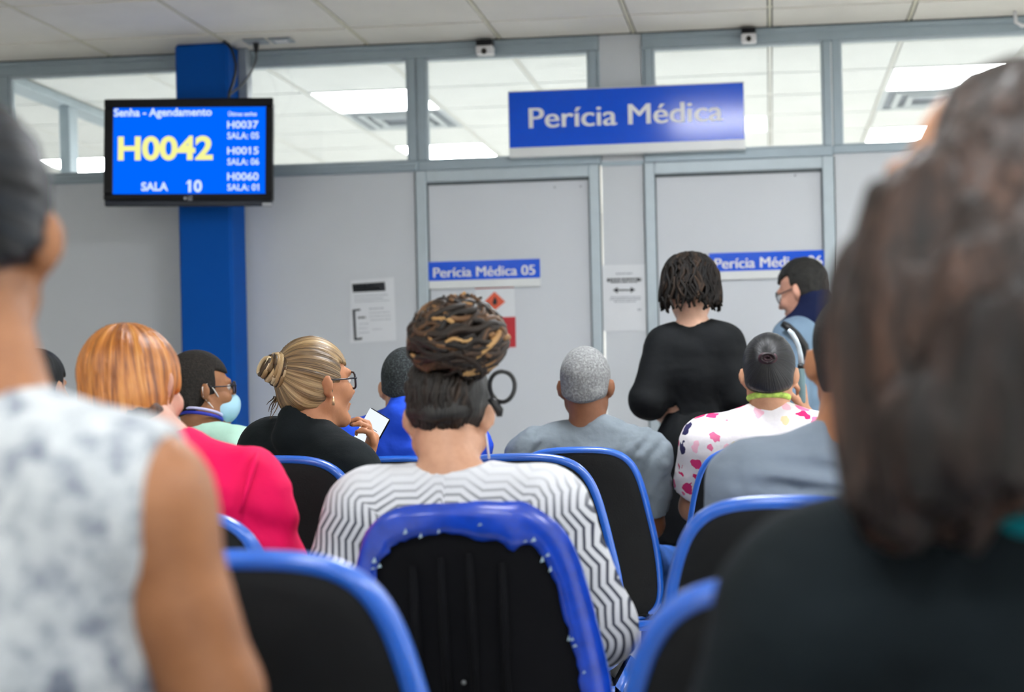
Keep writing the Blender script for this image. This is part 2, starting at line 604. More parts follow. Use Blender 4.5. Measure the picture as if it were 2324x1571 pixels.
door(1, xj['d5l'], xj['d5r'], xj['p5l'], xj['p5r'], [(1259, 425), (1318, 423)])
door(2, xj['d6l'], xj['d6r'], xj['p6l'], xj['p6r'], [(1805, 398)])

# office partition seen through the far left glass
pt = MB()
pt.box(-3.86, -3.73, W + .1, YE, 2.735, CEIL - .002, .004)
pt.box(-3.80, -3.74, 7.88, 7.98, 0, 2.735, .004)
pt.box(-3.80, -3.74, 10.5, 10.6, 0, 2.735, .004)
pt.box(-3.80, -3.74, W + .1, YE, 0, 1.2)
struct('trim_office', pt, M['frame_light'])

# ---- blue pillar
pxl, pxr = at(395, 97, 6.80)[0], at(516, 97, 6.80)[0]
pl_ = MB().box(pxl, pxr, 6.80, 6.995, 0, CEIL - .001, .012)
o = pl_.build('pillar', M['pillar'], None, False)
tag(o, 'square blue painted pillar standing in front of the grey partition', 'pillar')
dk = MB().box(pxr + .001, pxr + .045, 6.93, 6.996, Z_TR, CEIL - .001, .004)
tag(dk.build('cable_duct', M['duct']), 'narrow grey cable duct beside the top of the blue pillar', 'duct')


# ------------------------------------------------------------------ lettering helpers
def text_mesh(s, bold=0.0):
    cu = bpy.data.curves.new('txt', 'FONT')
    cu.body = s; cu.size = 1.0; cu.offset = bold; cu.extrude = 0.0; cu.resolution_u = 5
    ob = bpy.data.objects.new('txt', cu)
    COL.objects.link(ob)
    dg = bpy.context.evaluated_depsgraph_get(); dg.update()
    me = bpy.data.meshes.new_from_object(ob.evaluated_get(dg))
    V = np.array([v.co[:2] for v in me.vertices]); F = [tuple(p.vertices) for p in me.polygons]
    if '1' in s:                                   # the built-in digit one is a bare stroke: give it its flag and foot
        def width(q):
            c2 = bpy.data.curves.new('m', 'FONT'); c2.body = q; c2.size = 1.0; c2.offset = bold
            o2 = bpy.data.objects.new('m', c2); COL.objects.link(o2)
            d2 = bpy.context.evaluated_depsgraph_get(); d2.update()
            m2 = bpy.data.meshes.new_from_object(o2.evaluated_get(d2))
            xs = [v.co[0] for v in m2.vertices] or [0.0]; ys = [v.co[1] for v in m2.vertices] or [0.0]
            bpy.data.objects.remove(o2); bpy.data.curves.remove(c2); bpy.data.meshes.remove(m2)
            return min(xs), max(xs), max(ys)
        a0, a1, top = width('1')
        for k, ch in enumerate(s):
            if ch != '1': continue
            x1 = width(s[:k + 1])[1]; x0 = x1 - (a1 - a0); b = len(V)
            V = np.concatenate([V, [(x0 - .13, top - .17), (x0 - .13, top - .27), (x0 + .02, top - .13), (x0 + .02, top)]])
            F.append((b, b + 1, b + 2, b + 3))
    bpy.data.objects.remove(ob); bpy.data.curves.remove(cu); bpy.data.meshes.remove(me)
    return V, F


def put_text(s, box, frame, mat, parent, bold=.02, name='lettering', y=0.0, heavy=0.0):
    """box: u0,v0,u1,v1 in the plane; frame(u,v,d) -> world"""
    V, F = text_mesh(s, bold)
    lo, hi = V.min(0), V.max(0)
    u0, v0, u1, v1 = box
    U = u0 + (V[:, 0] - lo[0]) / (hi[0] - lo[0]) * (u1 - u0)
    T = v0 + (V[:, 1] - lo[1]) / (hi[1] - lo[1]) * (v1 - v0)
    P3 = np.array([frame(a, b, y) for a, b in zip(U, T)])
    if heavy:                                      # heavier strokes: each letter face repeated a hair to either side
        n = len(P3)
        P3 = np.concatenate([P3] + [np.array([frame(a + heavy * k, b, y + .0003 * (k + 2)) for a, b in zip(U, T)]) for k in (-1, 1)])
        F = F + [tuple(i + n for i in f) for f in F] + [tuple(i + 2 * n for i in f) for f in F]
    return mesh_obj(name, P3, F, mat, parent, False)


def wall_frame(Y): return lambda u, v, d: A3(u, Y - d, v)


# ---- big sign
YS = W - .06
bx0, bx1 = at(1154, 280, YS)[0], at(1690, 260, YS)[0]
bz1 = at(1420, 196, YS)[2]; bzm = at(1420, 326, YS)[2]; bz0 = at(1420, 348, YS)[2]
sg = empty('hanging_sign', ((bx0 + bx1) / 2, YS, bz0), 'long blue sign reading Perícia Médica above the two doors', 'sign')
MB().box(bx0, bx1, YS, YS + .035, bz0, bz1, .003).build('board', M['sign_white'], sg)
MB().box(bx0 + .004, bx1 - .004, YS - .002, YS + .001, bzm, bz1 - .006).build('blue_face', M['sign_blue'], sg)
zb = (at(1202, 291.5, YS)[2] + at(1640, 275.5, YS)[2]) / 2
put_text('Perícia Médica', (at(1202, 290, YS)[0], zb, at(1640, 275, YS)[0], at(1548, 232, YS)[2]), wall_frame(YS), M['letter_white'], sg, 0.0, y=.004, heavy=.003)


def door_sign(pl, pr, ztop, zmid, zbot, txt, tb, label):
    x0, x1 = at(*pl, W - .004)[0], at(*pr, W - .004)[0]
    Yd = W + .004
    s = empty('door_sign', ((x0 + x1) / 2, Yd, zbot), label, 'sign', 'blue room signs on the doors')
    MB().box(x0, x1, Yd, Yd + .014, zbot, ztop, .001).build('board', M['sign_white'], s)
    MB().box(x0, x1, Yd - .002, Yd + .001, zmid, ztop - .002).build('blue_face', M['sign_blue'], s)
    put_text(txt, tb, wall_frame(Yd), M['letter_white'], s, 0.0, y=.004, heavy=.0017)


door_sign((972, 615), (1225, 610), wz(1100, 590), wz(1100, 634), wz(1100, 652.5), 'Perícia Médica 05',
          (wx(984, 625), wz(1100, 627), wx(1214, 620), wz(1185, 602)), 'blue sign reading Perícia Médica 05 on the left door')
door_sign((1609.5, 600), (1871, 585), wz(1740, 570), wz(1740, 613), wz(1740, 632), 'Perícia Médica 06',
          (wx(1623, 610), wz(1740, 607), wx(1866, 595), wz(1850, 580)), 'blue sign reading Perícia Médica 06 on the right door')


# ---- papers on the wall
def notice(name, quad, label, marks, Yp, mats=None, thick=.0012):
    q = [at(px, py, Yp) for px, py in quad]          # TL TR BR BL
    c = sum(q) / 4
    r = empty(name, (c[0], Yp, q[3][2]), label, 'notice')
    m = MB()
    V = [(p[0], Yp, p[2]) for p in q] + [(p[0], Yp + thick, p[2]) for p in q]
    m.add(V, [(0, 3, 2, 1), (4, 5, 6, 7), (0, 1, 5, 4), (1, 2, 6, 5), (2, 3, 7, 6), (3, 0, 4, 7)])
    m.build('sheet', M['paper'], r)
    for (nm, mat, polys) in marks:
        b = MB()
        for poly in polys:
            pts = [at(px, py, Yp) for px, py in poly]
            n = len(pts)
            b.add([(p[0], Yp - .0008, p[2]) for p in pts], [tuple(range(n))[::-1]])
        b.build(nm, M[mat], r)
    return r


def bars(lst):
    """short broken strokes standing for print too small to read"""
    out = []
    rr = random.Random(5)
    for x0, x1, y0, h, sl in lst:
        x = x0
        while x < x1:
            w = rr.uniform(2.5, 7)
            xe = min(x + w, x1)
            ya, yb = y0 - sl * (x - x0), y0 - sl * (xe - x0)
            out.append([(x, ya), (xe, yb), (xe, yb + h), (x, ya + h)])
            x = xe + rr.uniform(.8, 1.8)
    return out


notice('paper_notice', [(796, 637), (894, 629), (899, 773), (794, 779)], 'white printed notice with dark heading box and black bracket on the wall panel',
       [('heading_box', 'ink', [[(799, 645), (873, 640), (875, 660), (801, 664)]]),
        ('heading_text', 'ink_grey', bars([(804, 836, 648, 3.2, .06), (804, 862, 655, 3.5, .06)])),
        ('bracket', 'ink', [[(800, 703), (818, 701), (818, 705), (806, 706.5), (809, 768), (822, 766), (822, 771), (804, 773)]]),
        ('body_text', 'ink_grey', bars([(805, 880, 672, 1.5, .05), (805, 870, 679, 1.5, .05), (805, 884, 685, 1.3, .05), (838, 872, 700, 2.2, .05), (838, 885, 710, 1.3, .05), (838, 888, 718, 1.3, .05), (842, 888, 726, 1.3, .05), (816, 836, 735, 1.3, .05), (815, 834, 745, 1.3, .05), (846, 866, 747, 1.4, .05), (815, 838, 755, 1.4, .05)])),
        ('bold_text', 'ink', bars([(813, 830, 719, 4.5, .05)]))], W + .0125)
notice('arrow_notice', [(1366, 602), (1467, 600), (1466, 751), (1369, 752)], 'white sheet with a black double arrow between the two doors',
       [('heading_text', 'ink', bars([(1378, 1386, 632, 8, .02), (1447, 1456, 631, 8, .02)]) + bars([(1386, 1447, 632, 4.5, .02), (1386, 1447, 638.5, 4, .02)])),
        ('arrow', 'ink', [[(1391, 658.5), (1402, 652), (1402, 657), (1431, 657), (1431, 651.5), (1442, 658), (1431, 665), (1431, 660), (1402, 660.5), (1402, 666)]]),
        ('body_text', 'ink_grey', bars([(1398, 1435, 620, 3, .02), (1386, 1454, 674, 2.4, .02), (1384, 1454, 679, 2.4, .02), (1394, 1443, 684, 2.4, .02), (1447, 1455, 701, 4, .02)]))], W + .0095)


def flame(cx, cy, s):
    return [(cx, cy - 9 * s), (cx + 4 * s, cy - 2 * s), (cx + 5 * s, cy + 4 * s), (cx + 2 * s, cy + 8 * s), (cx - 2 * s, cy + 8 * s), (cx - 5 * s, cy + 4 * s), (cx - 3.5 * s, cy - 1 * s)]


notice('warning_poster', [(1078, 654), (1167, 650), (1171, 789), (1080, 792)], 'white poster with an orange warning diamond and a red block below the left door sign',
       [('top_line', 'red_ink', [[(1078, 654), (1167, 650.5), (1167, 653), (1078, 656.5)]]),
        ('diamond', 'orange_ink', [[(1122, 662), (1147, 685), (1124, 704), (1100, 684)]]),
        ('red_block', 'red_ink', [[(1086, 722), (1170, 719), (1171, 788), (1088, 791)]])], W + .0175)
c = at(1123, 683, W + .0163)
mesh_obj('flame_mark', [(p[0], W + .0160, p[2]) for p in (at(x, y, W + .0163) for x, y in flame(1123, 683, 1.15))], [tuple(range(6, -1, -1))], M['ink'],
         bpy.data.objects['warning_poster'], False)


# ---- door sensors under the ceiling
def sensor(px0, py0, px1, py1, label):
    Ys = W - .075
    a, b = at(px0, py0, Ys), at(px1, py1, Ys)
    x0, x1, z1, z0 = a[0], b[0], min(a[2], CEIL - .012), b[2]
    s = empty('motion_sensor', ((x0 + x1) / 2, Ys, z0), label, 'sensor', 'door sensors under the ceiling')
    zm = z0 + (z1 - z0) * .60
    MB().box(x0, x1, Ys, W - .013, z0, zm, .006).build('housing', M['white_plastic'], s)
    MB().box(x0 + .002, x1 - .004, Ys + .002, W - .013, zm, z1, .003).build('bracket', M['black_plastic'], s)
    MB().ball(((x0 + x1) / 2, Ys - .001, z0 + .012), (.013, .006, .014), 8, 12).build('lens', M['iris'], s)


sensor(1078, 77, 1118, 121, 'small white and black motion sensor above the left door')
sensor(1681, 48, 1717, 93, 'small white and black motion sensor above the right door')
a = at(2303, 28, W - .1)
br = MB().tube([(a[0], W - .1, CEIL - .001), (a[0] + .004, W - .1, CEIL - .05), (a[0] + .03, W - .1, CEIL - .066), (a[0] + .14, W - .1, CEIL - .066)], .009, 8)
tag(br.build('ceiling_bracket', M['white_plastic'], None, True, org=(a[0], W - .1, CEIL)), 'white bent bracket hanging from the ceiling in the top right corner', 'bracket')

# ---- ceiling sockets and cables over the television
sa, sb = at(578, 102, 6.74), at(638, 101, 6.74)
for (p_, lab) in ((sa, 'grey ceiling socket plate with the black plug in it'), (sb, 'empty pale ceiling plate beside the black plug')):
    x_ = at(578 if p_ is sa else 636, 101, 6.78)[0]
    so = empty('ceiling_socket', (x_, 6.80, CEIL), lab, 'socket')
    MB().box(x_ - .052, x_ + .052, 6.755, 6.845, CEIL - .010, CEIL - .001, .004).build('plate', M['duct'], so)
    MB().box(x_ - .03, x_ + .03, 6.775, 6.825, CEIL - .013, CEIL - .009, .002).build('insert', M['ink_grey'] if p_ is sa else M['white_plastic'], so)
xk = at(581, 110, 6.8)[0]
cb = empty('power_cable', (xk, 6.8, CEIL), 'thin dark cable curving from the ceiling plug to the television', 'cable')
MB().tube([(xk, 6.8, CEIL - .012), (xk, 6.8, CEIL - .03), (xk, 6.8, CEIL - .062)], [.014, .013, .005], 10).build('plug', M['cable'], cb, True)
pts = [at(px, py, 6.79 - .0008 * max(0, py - 100)) for px, py in ((581, 118), (582, 132), (578, 145), (570, 163), (558, 182), (545, 196), (533, 206), (522, 214), (519, 232))]
MB().tube(pts, .0048, 8).build('cord', M['cable_grey'], cb, True)
pts = [at(px, py, 6.78 - .0006 * max(0, py - 95)) for px, py in ((508, 95), (518, 101), (526, 113), (532, 130), (535, 148), (534, 168), (529, 188), (523, 204), (520, 214), (519, 232))]
cw = MB().tube(pts, .0068, 8).build('video_cable', M['cable'], None, True, org=pts[0])
tag(cw, 'thick black cable bowing down beside the blue pillar to the television', 'cable')

# ---- television
YT = 6.66
tl, tr, blp, brp = (at(px, py, YT) for px, py in ((236, 226), (619, 223), (239.5, 470), (623, 468)))
tu = nrm((tr - tl) + (brp - blp)); tu[1] = 0; tu = nrm(tu)
tv_ = nrm(A3(-tu[2], 0, tu[0]))
tc = (tl + tr + blp + brp) / 4
tw = ((tr - tl).dot(tu) + (brp - blp).dot(tu)) / 2
th = ((tl - blp).dot(tv_) + (tr - brp).dot(tv_)) / 2


def tvf(u, v, d): return tc + tu * u + tv_ * v + A3(0, -d, 0)


def tvp(px, py):
    p = at(px, py, YT) - tc
    return p.dot(tu), p.dot(tv_)


tv = empty('television', tuple(tvf(0, -th / 2, 0)), 'black flat television showing queue numbers on the blue pillar', 'television')


def tbox(name, u0, u1, v0, v1, d0, d1, mat, bev=0.0, par=None):
    m = MB().box(u0, u1, -d1, -d0, v0, v1, bev)
    m.xf(lambda p: tvf(p[0], p[2], -p[1]))
    return m.build(name, mat, par or tv)


su0, sv1 = tvp(259, 246); su1, sv0 = tvp(603, 440)
tbox('back_shell', -tw / 2 + .01, tw / 2 - .01, -th / 2 + .02, th / 2 - .01, -.05, -.001, M['black_plastic'], .012)
bz = tbox('bezel', -tw / 2, tw / 2, sv1, th / 2, 0, .014, M['black_plastic'], .004)
tbox('bezel', -tw / 2, tw / 2, -th / 2 + .028, sv0, 0, .014, M['black_plastic'], .004)
tbox('bezel', -tw / 2, su0, sv0, sv1, 0, .014, M['black_plastic'], .004)
tbox('bezel', su1, tw / 2, sv0, sv1, 0, .014, M['black_plastic'], .004)
tbox('lower_edge', -tw / 2 + .002, tw / 2 - .002, -th / 2, -th / 2 + .03, -.01, .009, M['tv_edge'], .006)
scr = tbox('screen', su0, su1, sv0, sv1, .001, .006, M['screen'])
tbox('wall_mount', -.12, .12, -.12, .12, -.125, -.05, M['black_steel'], .006)


def tvtext(s, x0, y1, x1, y0, mat='screen_white', bold=.02, d=.0075, par=None):
    a, b = tvp(x0, y1), tvp(x1, y0)
    cyv = (a[1] + b[1]) / 2
    hh = (y1 - y0) / 2 * (th / 245.0)
    put_text(s, (a[0], cyv - hh, b[0], cyv + hh), tvf, M[mat], par or scr, bold, y=d)


tvtext('Senha - Agendamento', 260, 270, 482, 246, bold=.025)
tvtext('Últimas senhas', 519, 264, 584, 252, bold=.02)
for s_, y0, y1 in (('H0037', 275, 292), ('H0015', 334, 351), ('H0060', 392, 410)): tvtext(s_, 517, y1, 588, y0, bold=.022)
for s_, y0, y1 in (('SALA: 05', 301, 316), ('SALA: 06', 360, 375), ('SALA: 01', 418, 433)): tvtext(s_, 517, y1, 589, y0, bold=.02)
tvtext('H0042', 269, 365, 485, 309, 'screen_yellow', .035)
tvtext('SALA', 322, 434, 383, 414, bold=.03)
tvtext('10', 424, 437, 460, 409, bold=.035)
u_, v_ = tvp(423, 451)
m_ = MB()
m_.add([tvf(u_ + .0065 * math.cos(k * math.pi / 8), v_ + .0065 * math.sin(k * math.pi / 8), .0150) for k in range(16)], [tuple(range(16))])
m_.build('logo_disc', M['logo'], tv)
tvtext('LG', 429, 456, 439, 446, 'logo', .03, .0150, tv)
a_, b_ = tvp(597, 466), tvp(619, 463)
tbox('label_strip', a_[0], b_[0], a_[1] - .004, b_[1] + .004, .009, .0105, M['logo'])

# ------------------------------------------------------------------ implicit surfaces for people
def vnoise(x, y, z, seed=0):
    """smooth value noise, vectorised, range 0..1"""
    x, y, z = np.broadcast_arrays(x, y, z)
    xi, yi, zi = np.floor(x).astype(np.int64), np.floor(y).astype(np.int64), np.floor(z).astype(np.int64)
    fx, fy, fz = x - xi, y - yi, z - zi
    fx, fy, fz = (f * f * (3 - 2 * f) for f in (fx, fy, fz))

    def h(a, b, c):
        n = (a * 374761393 + b * 668265263 + c * 2147483647 + seed * 974634777) & 0xffffffff
        n = ((n ^ (n >> 13)) * 1274126177) & 0xffffffff
        return ((n ^ (n >> 16)) & 0xffff) / 65535.0
    r = 0
    for a in (0, 1):
        for b in (0, 1):
            for c in (0, 1):
                r = r + h(xi + a, yi + b, zi + c) * (fx if a else 1 - fx) * (fy if b else 1 - fy) * (fz if c else 1 - fz)
    return r


class Field:
    def __init__(s, lo, hi, h):
        s.h = h
        s.lo = np.asarray(lo, float); n = np.ceil((np.asarray(hi, float) - s.lo) / h).astype(int) + 1
        s.n = n
        s.ax = [s.lo[i] + h * np.arange(n[i]) for i in range(3)]
        s.D = np.full(n, 1e3)

    def win(s, lo, hi):
        a = np.clip(np.floor((np.asarray(lo) - s.lo) / s.h).astype(int), 0, s.n - 1)
        b = np.clip(np.ceil((np.asarray(hi) - s.lo) / s.h).astype(int) + 1, 1, s.n)
        sl = tuple(slice(a[i], max(b[i], a[i] + 1)) for i in range(3))
        return sl, s.ax[0][sl[0]][:, None, None], s.ax[1][sl[1]][None, :, None], s.ax[2][sl[2]][None, None, :]

    def add(s, fn, lo, hi, k=.02):
        m = k + 3 * s.h
        sl, X, Y, Z = s.win(np.asarray(lo) - m, np.asarray(hi) + m)
        d = fn(X, Y, Z)
        a = s.D[sl]
        if k > 0:
            hh = np.maximum(k - np.abs(a - d), 0) / k
            s.D[sl] = np.minimum(a, d) - hh * hh * k * .25
        else:
            s.D[sl] = np.minimum(a, d)

    def cut(s, fn, lo=None, hi=None, k=.006):
        if lo is None: lo, hi = s.lo, s.lo + s.h * s.n
        sl, X, Y, Z = s.win(lo, hi)
        d = fn(X, Y, Z); a = s.D[sl]
        hh = np.maximum(k - np.abs(a - d), 0) / k
        s.D[sl] = np.maximum(a, d) + hh * hh * k * .25

    def disp(s, fn, band=.05):
        X, Y, Z = s.ax[0][:, None, None], s.ax[1][None, :, None], s.ax[2][None, None, :]
        idx = np.nonzero(np.abs(s.D) < band)
        s.D[idx] += fn(s.ax[0][idx[0]], s.ax[1][idx[1]], s.ax[2][idx[2]])

    def mesh(s):
        D = s.D; ins = D < 0
        nx, ny, nz = D.shape
        c = np.zeros((nx - 1, ny - 1, nz - 1), np.int8)
        corners = [(a, b, d) for a in (0, 1) for b in (0, 1) for d in (0, 1)]
        for a, b, d in corners: c += ins[a:nx - 1 + a, b:ny - 1 + b, d:nz - 1 + d]
        I = np.nonzero((c > 0) & (c < 8))
        N = len(I[0])
        pos = np.zeros((N, 3)); cnt = np.zeros(N)
        vals = {k: D[I[0] + k[0], I[1] + k[1], I[2] + k[2]] for k in corners}
        for k0 in corners:
            for axn in range(3):
                if k0[axn]: continue
                k1 = list(k0); k1[axn] = 1; k1 = tuple(k1)
                v0, v1 = vals[k0], vals[k1]
                mk = (v0 < 0) != (v1 < 0)
                t = np.where(mk, v0 / np.where(mk, v0 - v1, 1), 0)
                p = np.zeros((N, 3)) + np.array(k0)
                p[:, axn] = t
                pos += p * mk[:, None]; cnt += mk
        pos = pos / cnt[:, None] + np.stack(I, 1)
        idm = np.full((nx - 1, ny - 1, nz - 1), -1, np.int64); idm[I] = np.arange(N)
        Q = []
        for axn in range(3):
            u, v = (axn + 1) % 3, (axn + 2) % 3
            s0 = [slice(None)] * 3; s1 = [slice(None)] * 3
            s0[axn] = slice(0, -1); s1[axn] = slice(1, None)
            a, b = ins[tuple(s0)], ins[tuple(s1)]
            e = np.nonzero(a != b)
            e = [x.copy() for x in e]
            ok = (e[u] > 0) & (e[v] > 0) & (e[u] < D.shape[u] - 1) & (e[v] < D.shape[v] - 1)
            e = [x[ok] for x in e]
            flip = a[tuple(e)]
            def q(du, dv):
                k = [x.copy() for x in e]; k[u] -= du; k[v] -= dv
                return idm[tuple(k)]
            q0, q1, q2, q3 = q(1, 1), q(0, 1), q(0, 0), q(1, 0)
            f = np.stack([q0, q1, q2, q3], 1)
            f[~flip] = f[~flip][:, ::-1]
            Q.append(f)
        F = np.concatenate(Q)
        F = F[(F >= 0).all(1)]
        return s.lo + pos * s.h, F


def f_cone(a, b, ra, rb, L=None, k=1.0, L2=None, k2=1.0):
    """round cone, widened k times along the direction L"""
    a, b = np.asarray(a, float), np.asarray(b, float)
    bb = b - a
    def sc(v):
        v = np.asarray(v, float)
        if L is not None: v = v - L * v.dot(L) * (1 - 1 / k)
        return v
    ba = sc(bb); n2 = max(ba.dot(ba), 1e-9)
    def fn(X, Y, Z):
        qx, qy, qz = X - a[0], Y - a[1], Z - a[2]
        if L is not None:
            d = (qx * L[0] + qy * L[1] + qz * L[2]) * (1 - 1 / k)
            qx, qy, qz = qx - L[0] * d, qy - L[1] * d, qz - L[2] * d
        t = np.clip((qx * ba[0] + qy * ba[1] + qz * ba[2]) / n2, 0, 1)
        return np.sqrt((qx - t * ba[0]) ** 2 + (qy - t * ba[1]) ** 2 + (qz - t * ba[2]) ** 2) - (ra + t * (rb - ra))
    r = max(ra, rb) * max(k, 1)
    return fn, np.minimum(a, b) - r, np.maximum(a, b) + r


def f_ell(c, r, R=None):
    c = np.asarray(c, float); r = np.asarray(r, float)
    if R is None: R = np.eye(3)          # rows: local axes
    def fn(X, Y, Z):
        qx, qy, qz = X - c[0], Y - c[1], Z - c[2]
        l = [(R[i][0] * qx + R[i][1] * qy + R[i][2] * qz) for i in range(3)]
        k0 = np.sqrt((l[0] / r[0]) ** 2 + (l[1] / r[1]) ** 2 + (l[2] / r[2]) ** 2)
        k1 = np.sqrt((l[0] / r[0] ** 2) ** 2 + (l[1] / r[1] ** 2) ** 2 + (l[2] / r[2] ** 2) ** 2) + 1e-9
        return k0 * (k0 - 1) / k1
    m = max(r)
    return fn, c - m, c + m


def rot_head(yaw, pitch, roll):
    """rows right, forward, up. yaw turns towards +x, pitch bows the head, roll leans the crown to +x"""
    f = A3(math.sin(yaw) * math.cos(pitch), math.cos(yaw) * math.cos(pitch), -math.sin(pitch))
    r = A3(math.cos(yaw), -math.sin(yaw), 0)
    u = np.cross(r, f)
    r2 = r * math.cos(roll) - u * math.sin(roll)
    u2 = u * math.cos(roll) + r * math.sin(roll)
    return np.array([r2, f, u2])


class Head:
    def __init__(s, c, yaw=0, pitch=0, roll=0, sc=1.0):
        s.c = np.asarray(c, float); s.R = rot_head(yaw * D2R, pitch * D2R, roll * D2R); s.s = sc

    def w(s, x, y, z): return s.c + s.s * (s.R[0] * x + s.R[1] * y + s.R[2] * z)

    def loc(s, X, Y, Z):
        q = (X - s.c[0], Y - s.c[1], Z - s.c[2])
        return [(s.R[i][0] * q[0] + s.R[i][1] * q[1] + s.R[i][2] * q[2]) / s.s for i in range(3)]

    def prims(s, ears=1.0):
        S = s.s
        P = []
        def E(c, r, k=.02, R=None): P.append((f_ell(s.w(*c), np.array(r) * S, s.R if R is None else R), k))
        def C(a, b, ra, rb, k=.015): P.append((f_cone(s.w(*a), s.w(*b), ra * S, rb * S), k))
        E((0, -.012, .032), (.073, .092, .086), .02)
        E((0, .028, -.03), (.060, .060, .083), .03)
        for sx in (-1, 1):
            C((sx * .050, .0, -.055), (sx * .016, .066, -.102), .020, .018, .02)
            E((sx * .038, .064, -.028), (.024, .022, .022), .02)
            C((sx * .034, .080, .024), (sx * .012, .086, .020), .011, .010, .012)
        E((0, .072, -.100), (.022, .020, .018), .015)
        C((0, .086, .010), (0, .104, -.030), .008, .0125, .010)
        for sx in (-1, 1): E((sx * .011, .096, -.034), (.008, .010, .007), .006)
        E((0, .086, -.060), (.023, .011, .006), .005)
        E((0, .084, -.072), (.020, .011, .007), .005)
        if ears:
            for sx in (-1, 1):
                ax = nrm(s.R[0] * sx * .62 - s.R[1] * .78)
                fw = nrm(s.R[1] * .62 + s.R[0] * sx * .78 - s.R[2] * .05)
                up = np.cross(ax, fw); up = nrm(up if up.dot(s.R[2]) > 0 else -up)
                fw = np.cross(up, ax)
                Re = np.array([ax, fw, up])
                P.append((f_ell(s.w(sx * .0815 * (1 + .04 * (ears - 1)), -.012, -.004), np.array((.0085, .0175, .029)) * S * ears, Re), .008))
                P.append((f_ell(s.w(sx * .074, -.002, -.030), np.array((.007, .009, .011)) * S, Re), .008))
        return P


def hand_prims(wr, d, nrm_, side, curl=.35, sc=1.0, spread=.1, thumb_in=.4):
    """palm, four fingers of unequal length and a thumb. d: direction of the fingers, nrm_: palm normal, side: +1 thumb on cross(d, n)"""
    d = nrm(d); n = nrm(nrm_ - d * np.dot(nrm_, d)); s = np.cross(d, n) * side
    P = []
    kn = wr + d * .085 * sc
    P.append((f_cone(wr, kn, .020 * sc, .0165 * sc, nrm(s), 1.75), .012))
    ln = [.078, .088, .082, .064]
    for i in range(4):
        o = (1.5 - i) * .0195 * sc
        base = kn + s * o - d * .006 * abs(i - 1)
        dd = nrm(d + s * spread * (1.5 - i) * .5)
        p = base; ang = 0
        for j, fr in enumerate((.45, .32, .23)):
            ang += curl * (.8, 1.1, .9)[j]
            q = p + (dd * math.cos(ang) + n * math.sin(ang)) * ln[i] * fr * sc
            r0 = (.0092, .0085, .0076)[j] * sc
            P.append((f_cone(p, q, r0, r0 * .93), .004)); p = q
    b = wr + d * .028 * sc + s * .024 * sc
    q = b + nrm(d * .75 + s * .75 + n * thumb_in) * .040 * sc
    r = q + nrm(d * .95 + s * .15 + n * (thumb_in + .25)) * .036 * sc
    P.append((f_cone(b, q, .0125 * sc, .0108 * sc), .010)); P.append((f_cone(q, r, .0105 * sc, .0088 * sc), .004))
    return P


def run(prims, h, extra=None, pad=.02):
    lo = np.min([p[0][1] for p in prims], axis=0) - pad - .02
    hi = np.max([p[0][2] for p in prims], axis=0) + pad + .02
    F = Field(lo, hi, h)
    for (fn, a, b), k in prims: F.add(fn, a, b, k)
    if extra: extra(F)
    return F


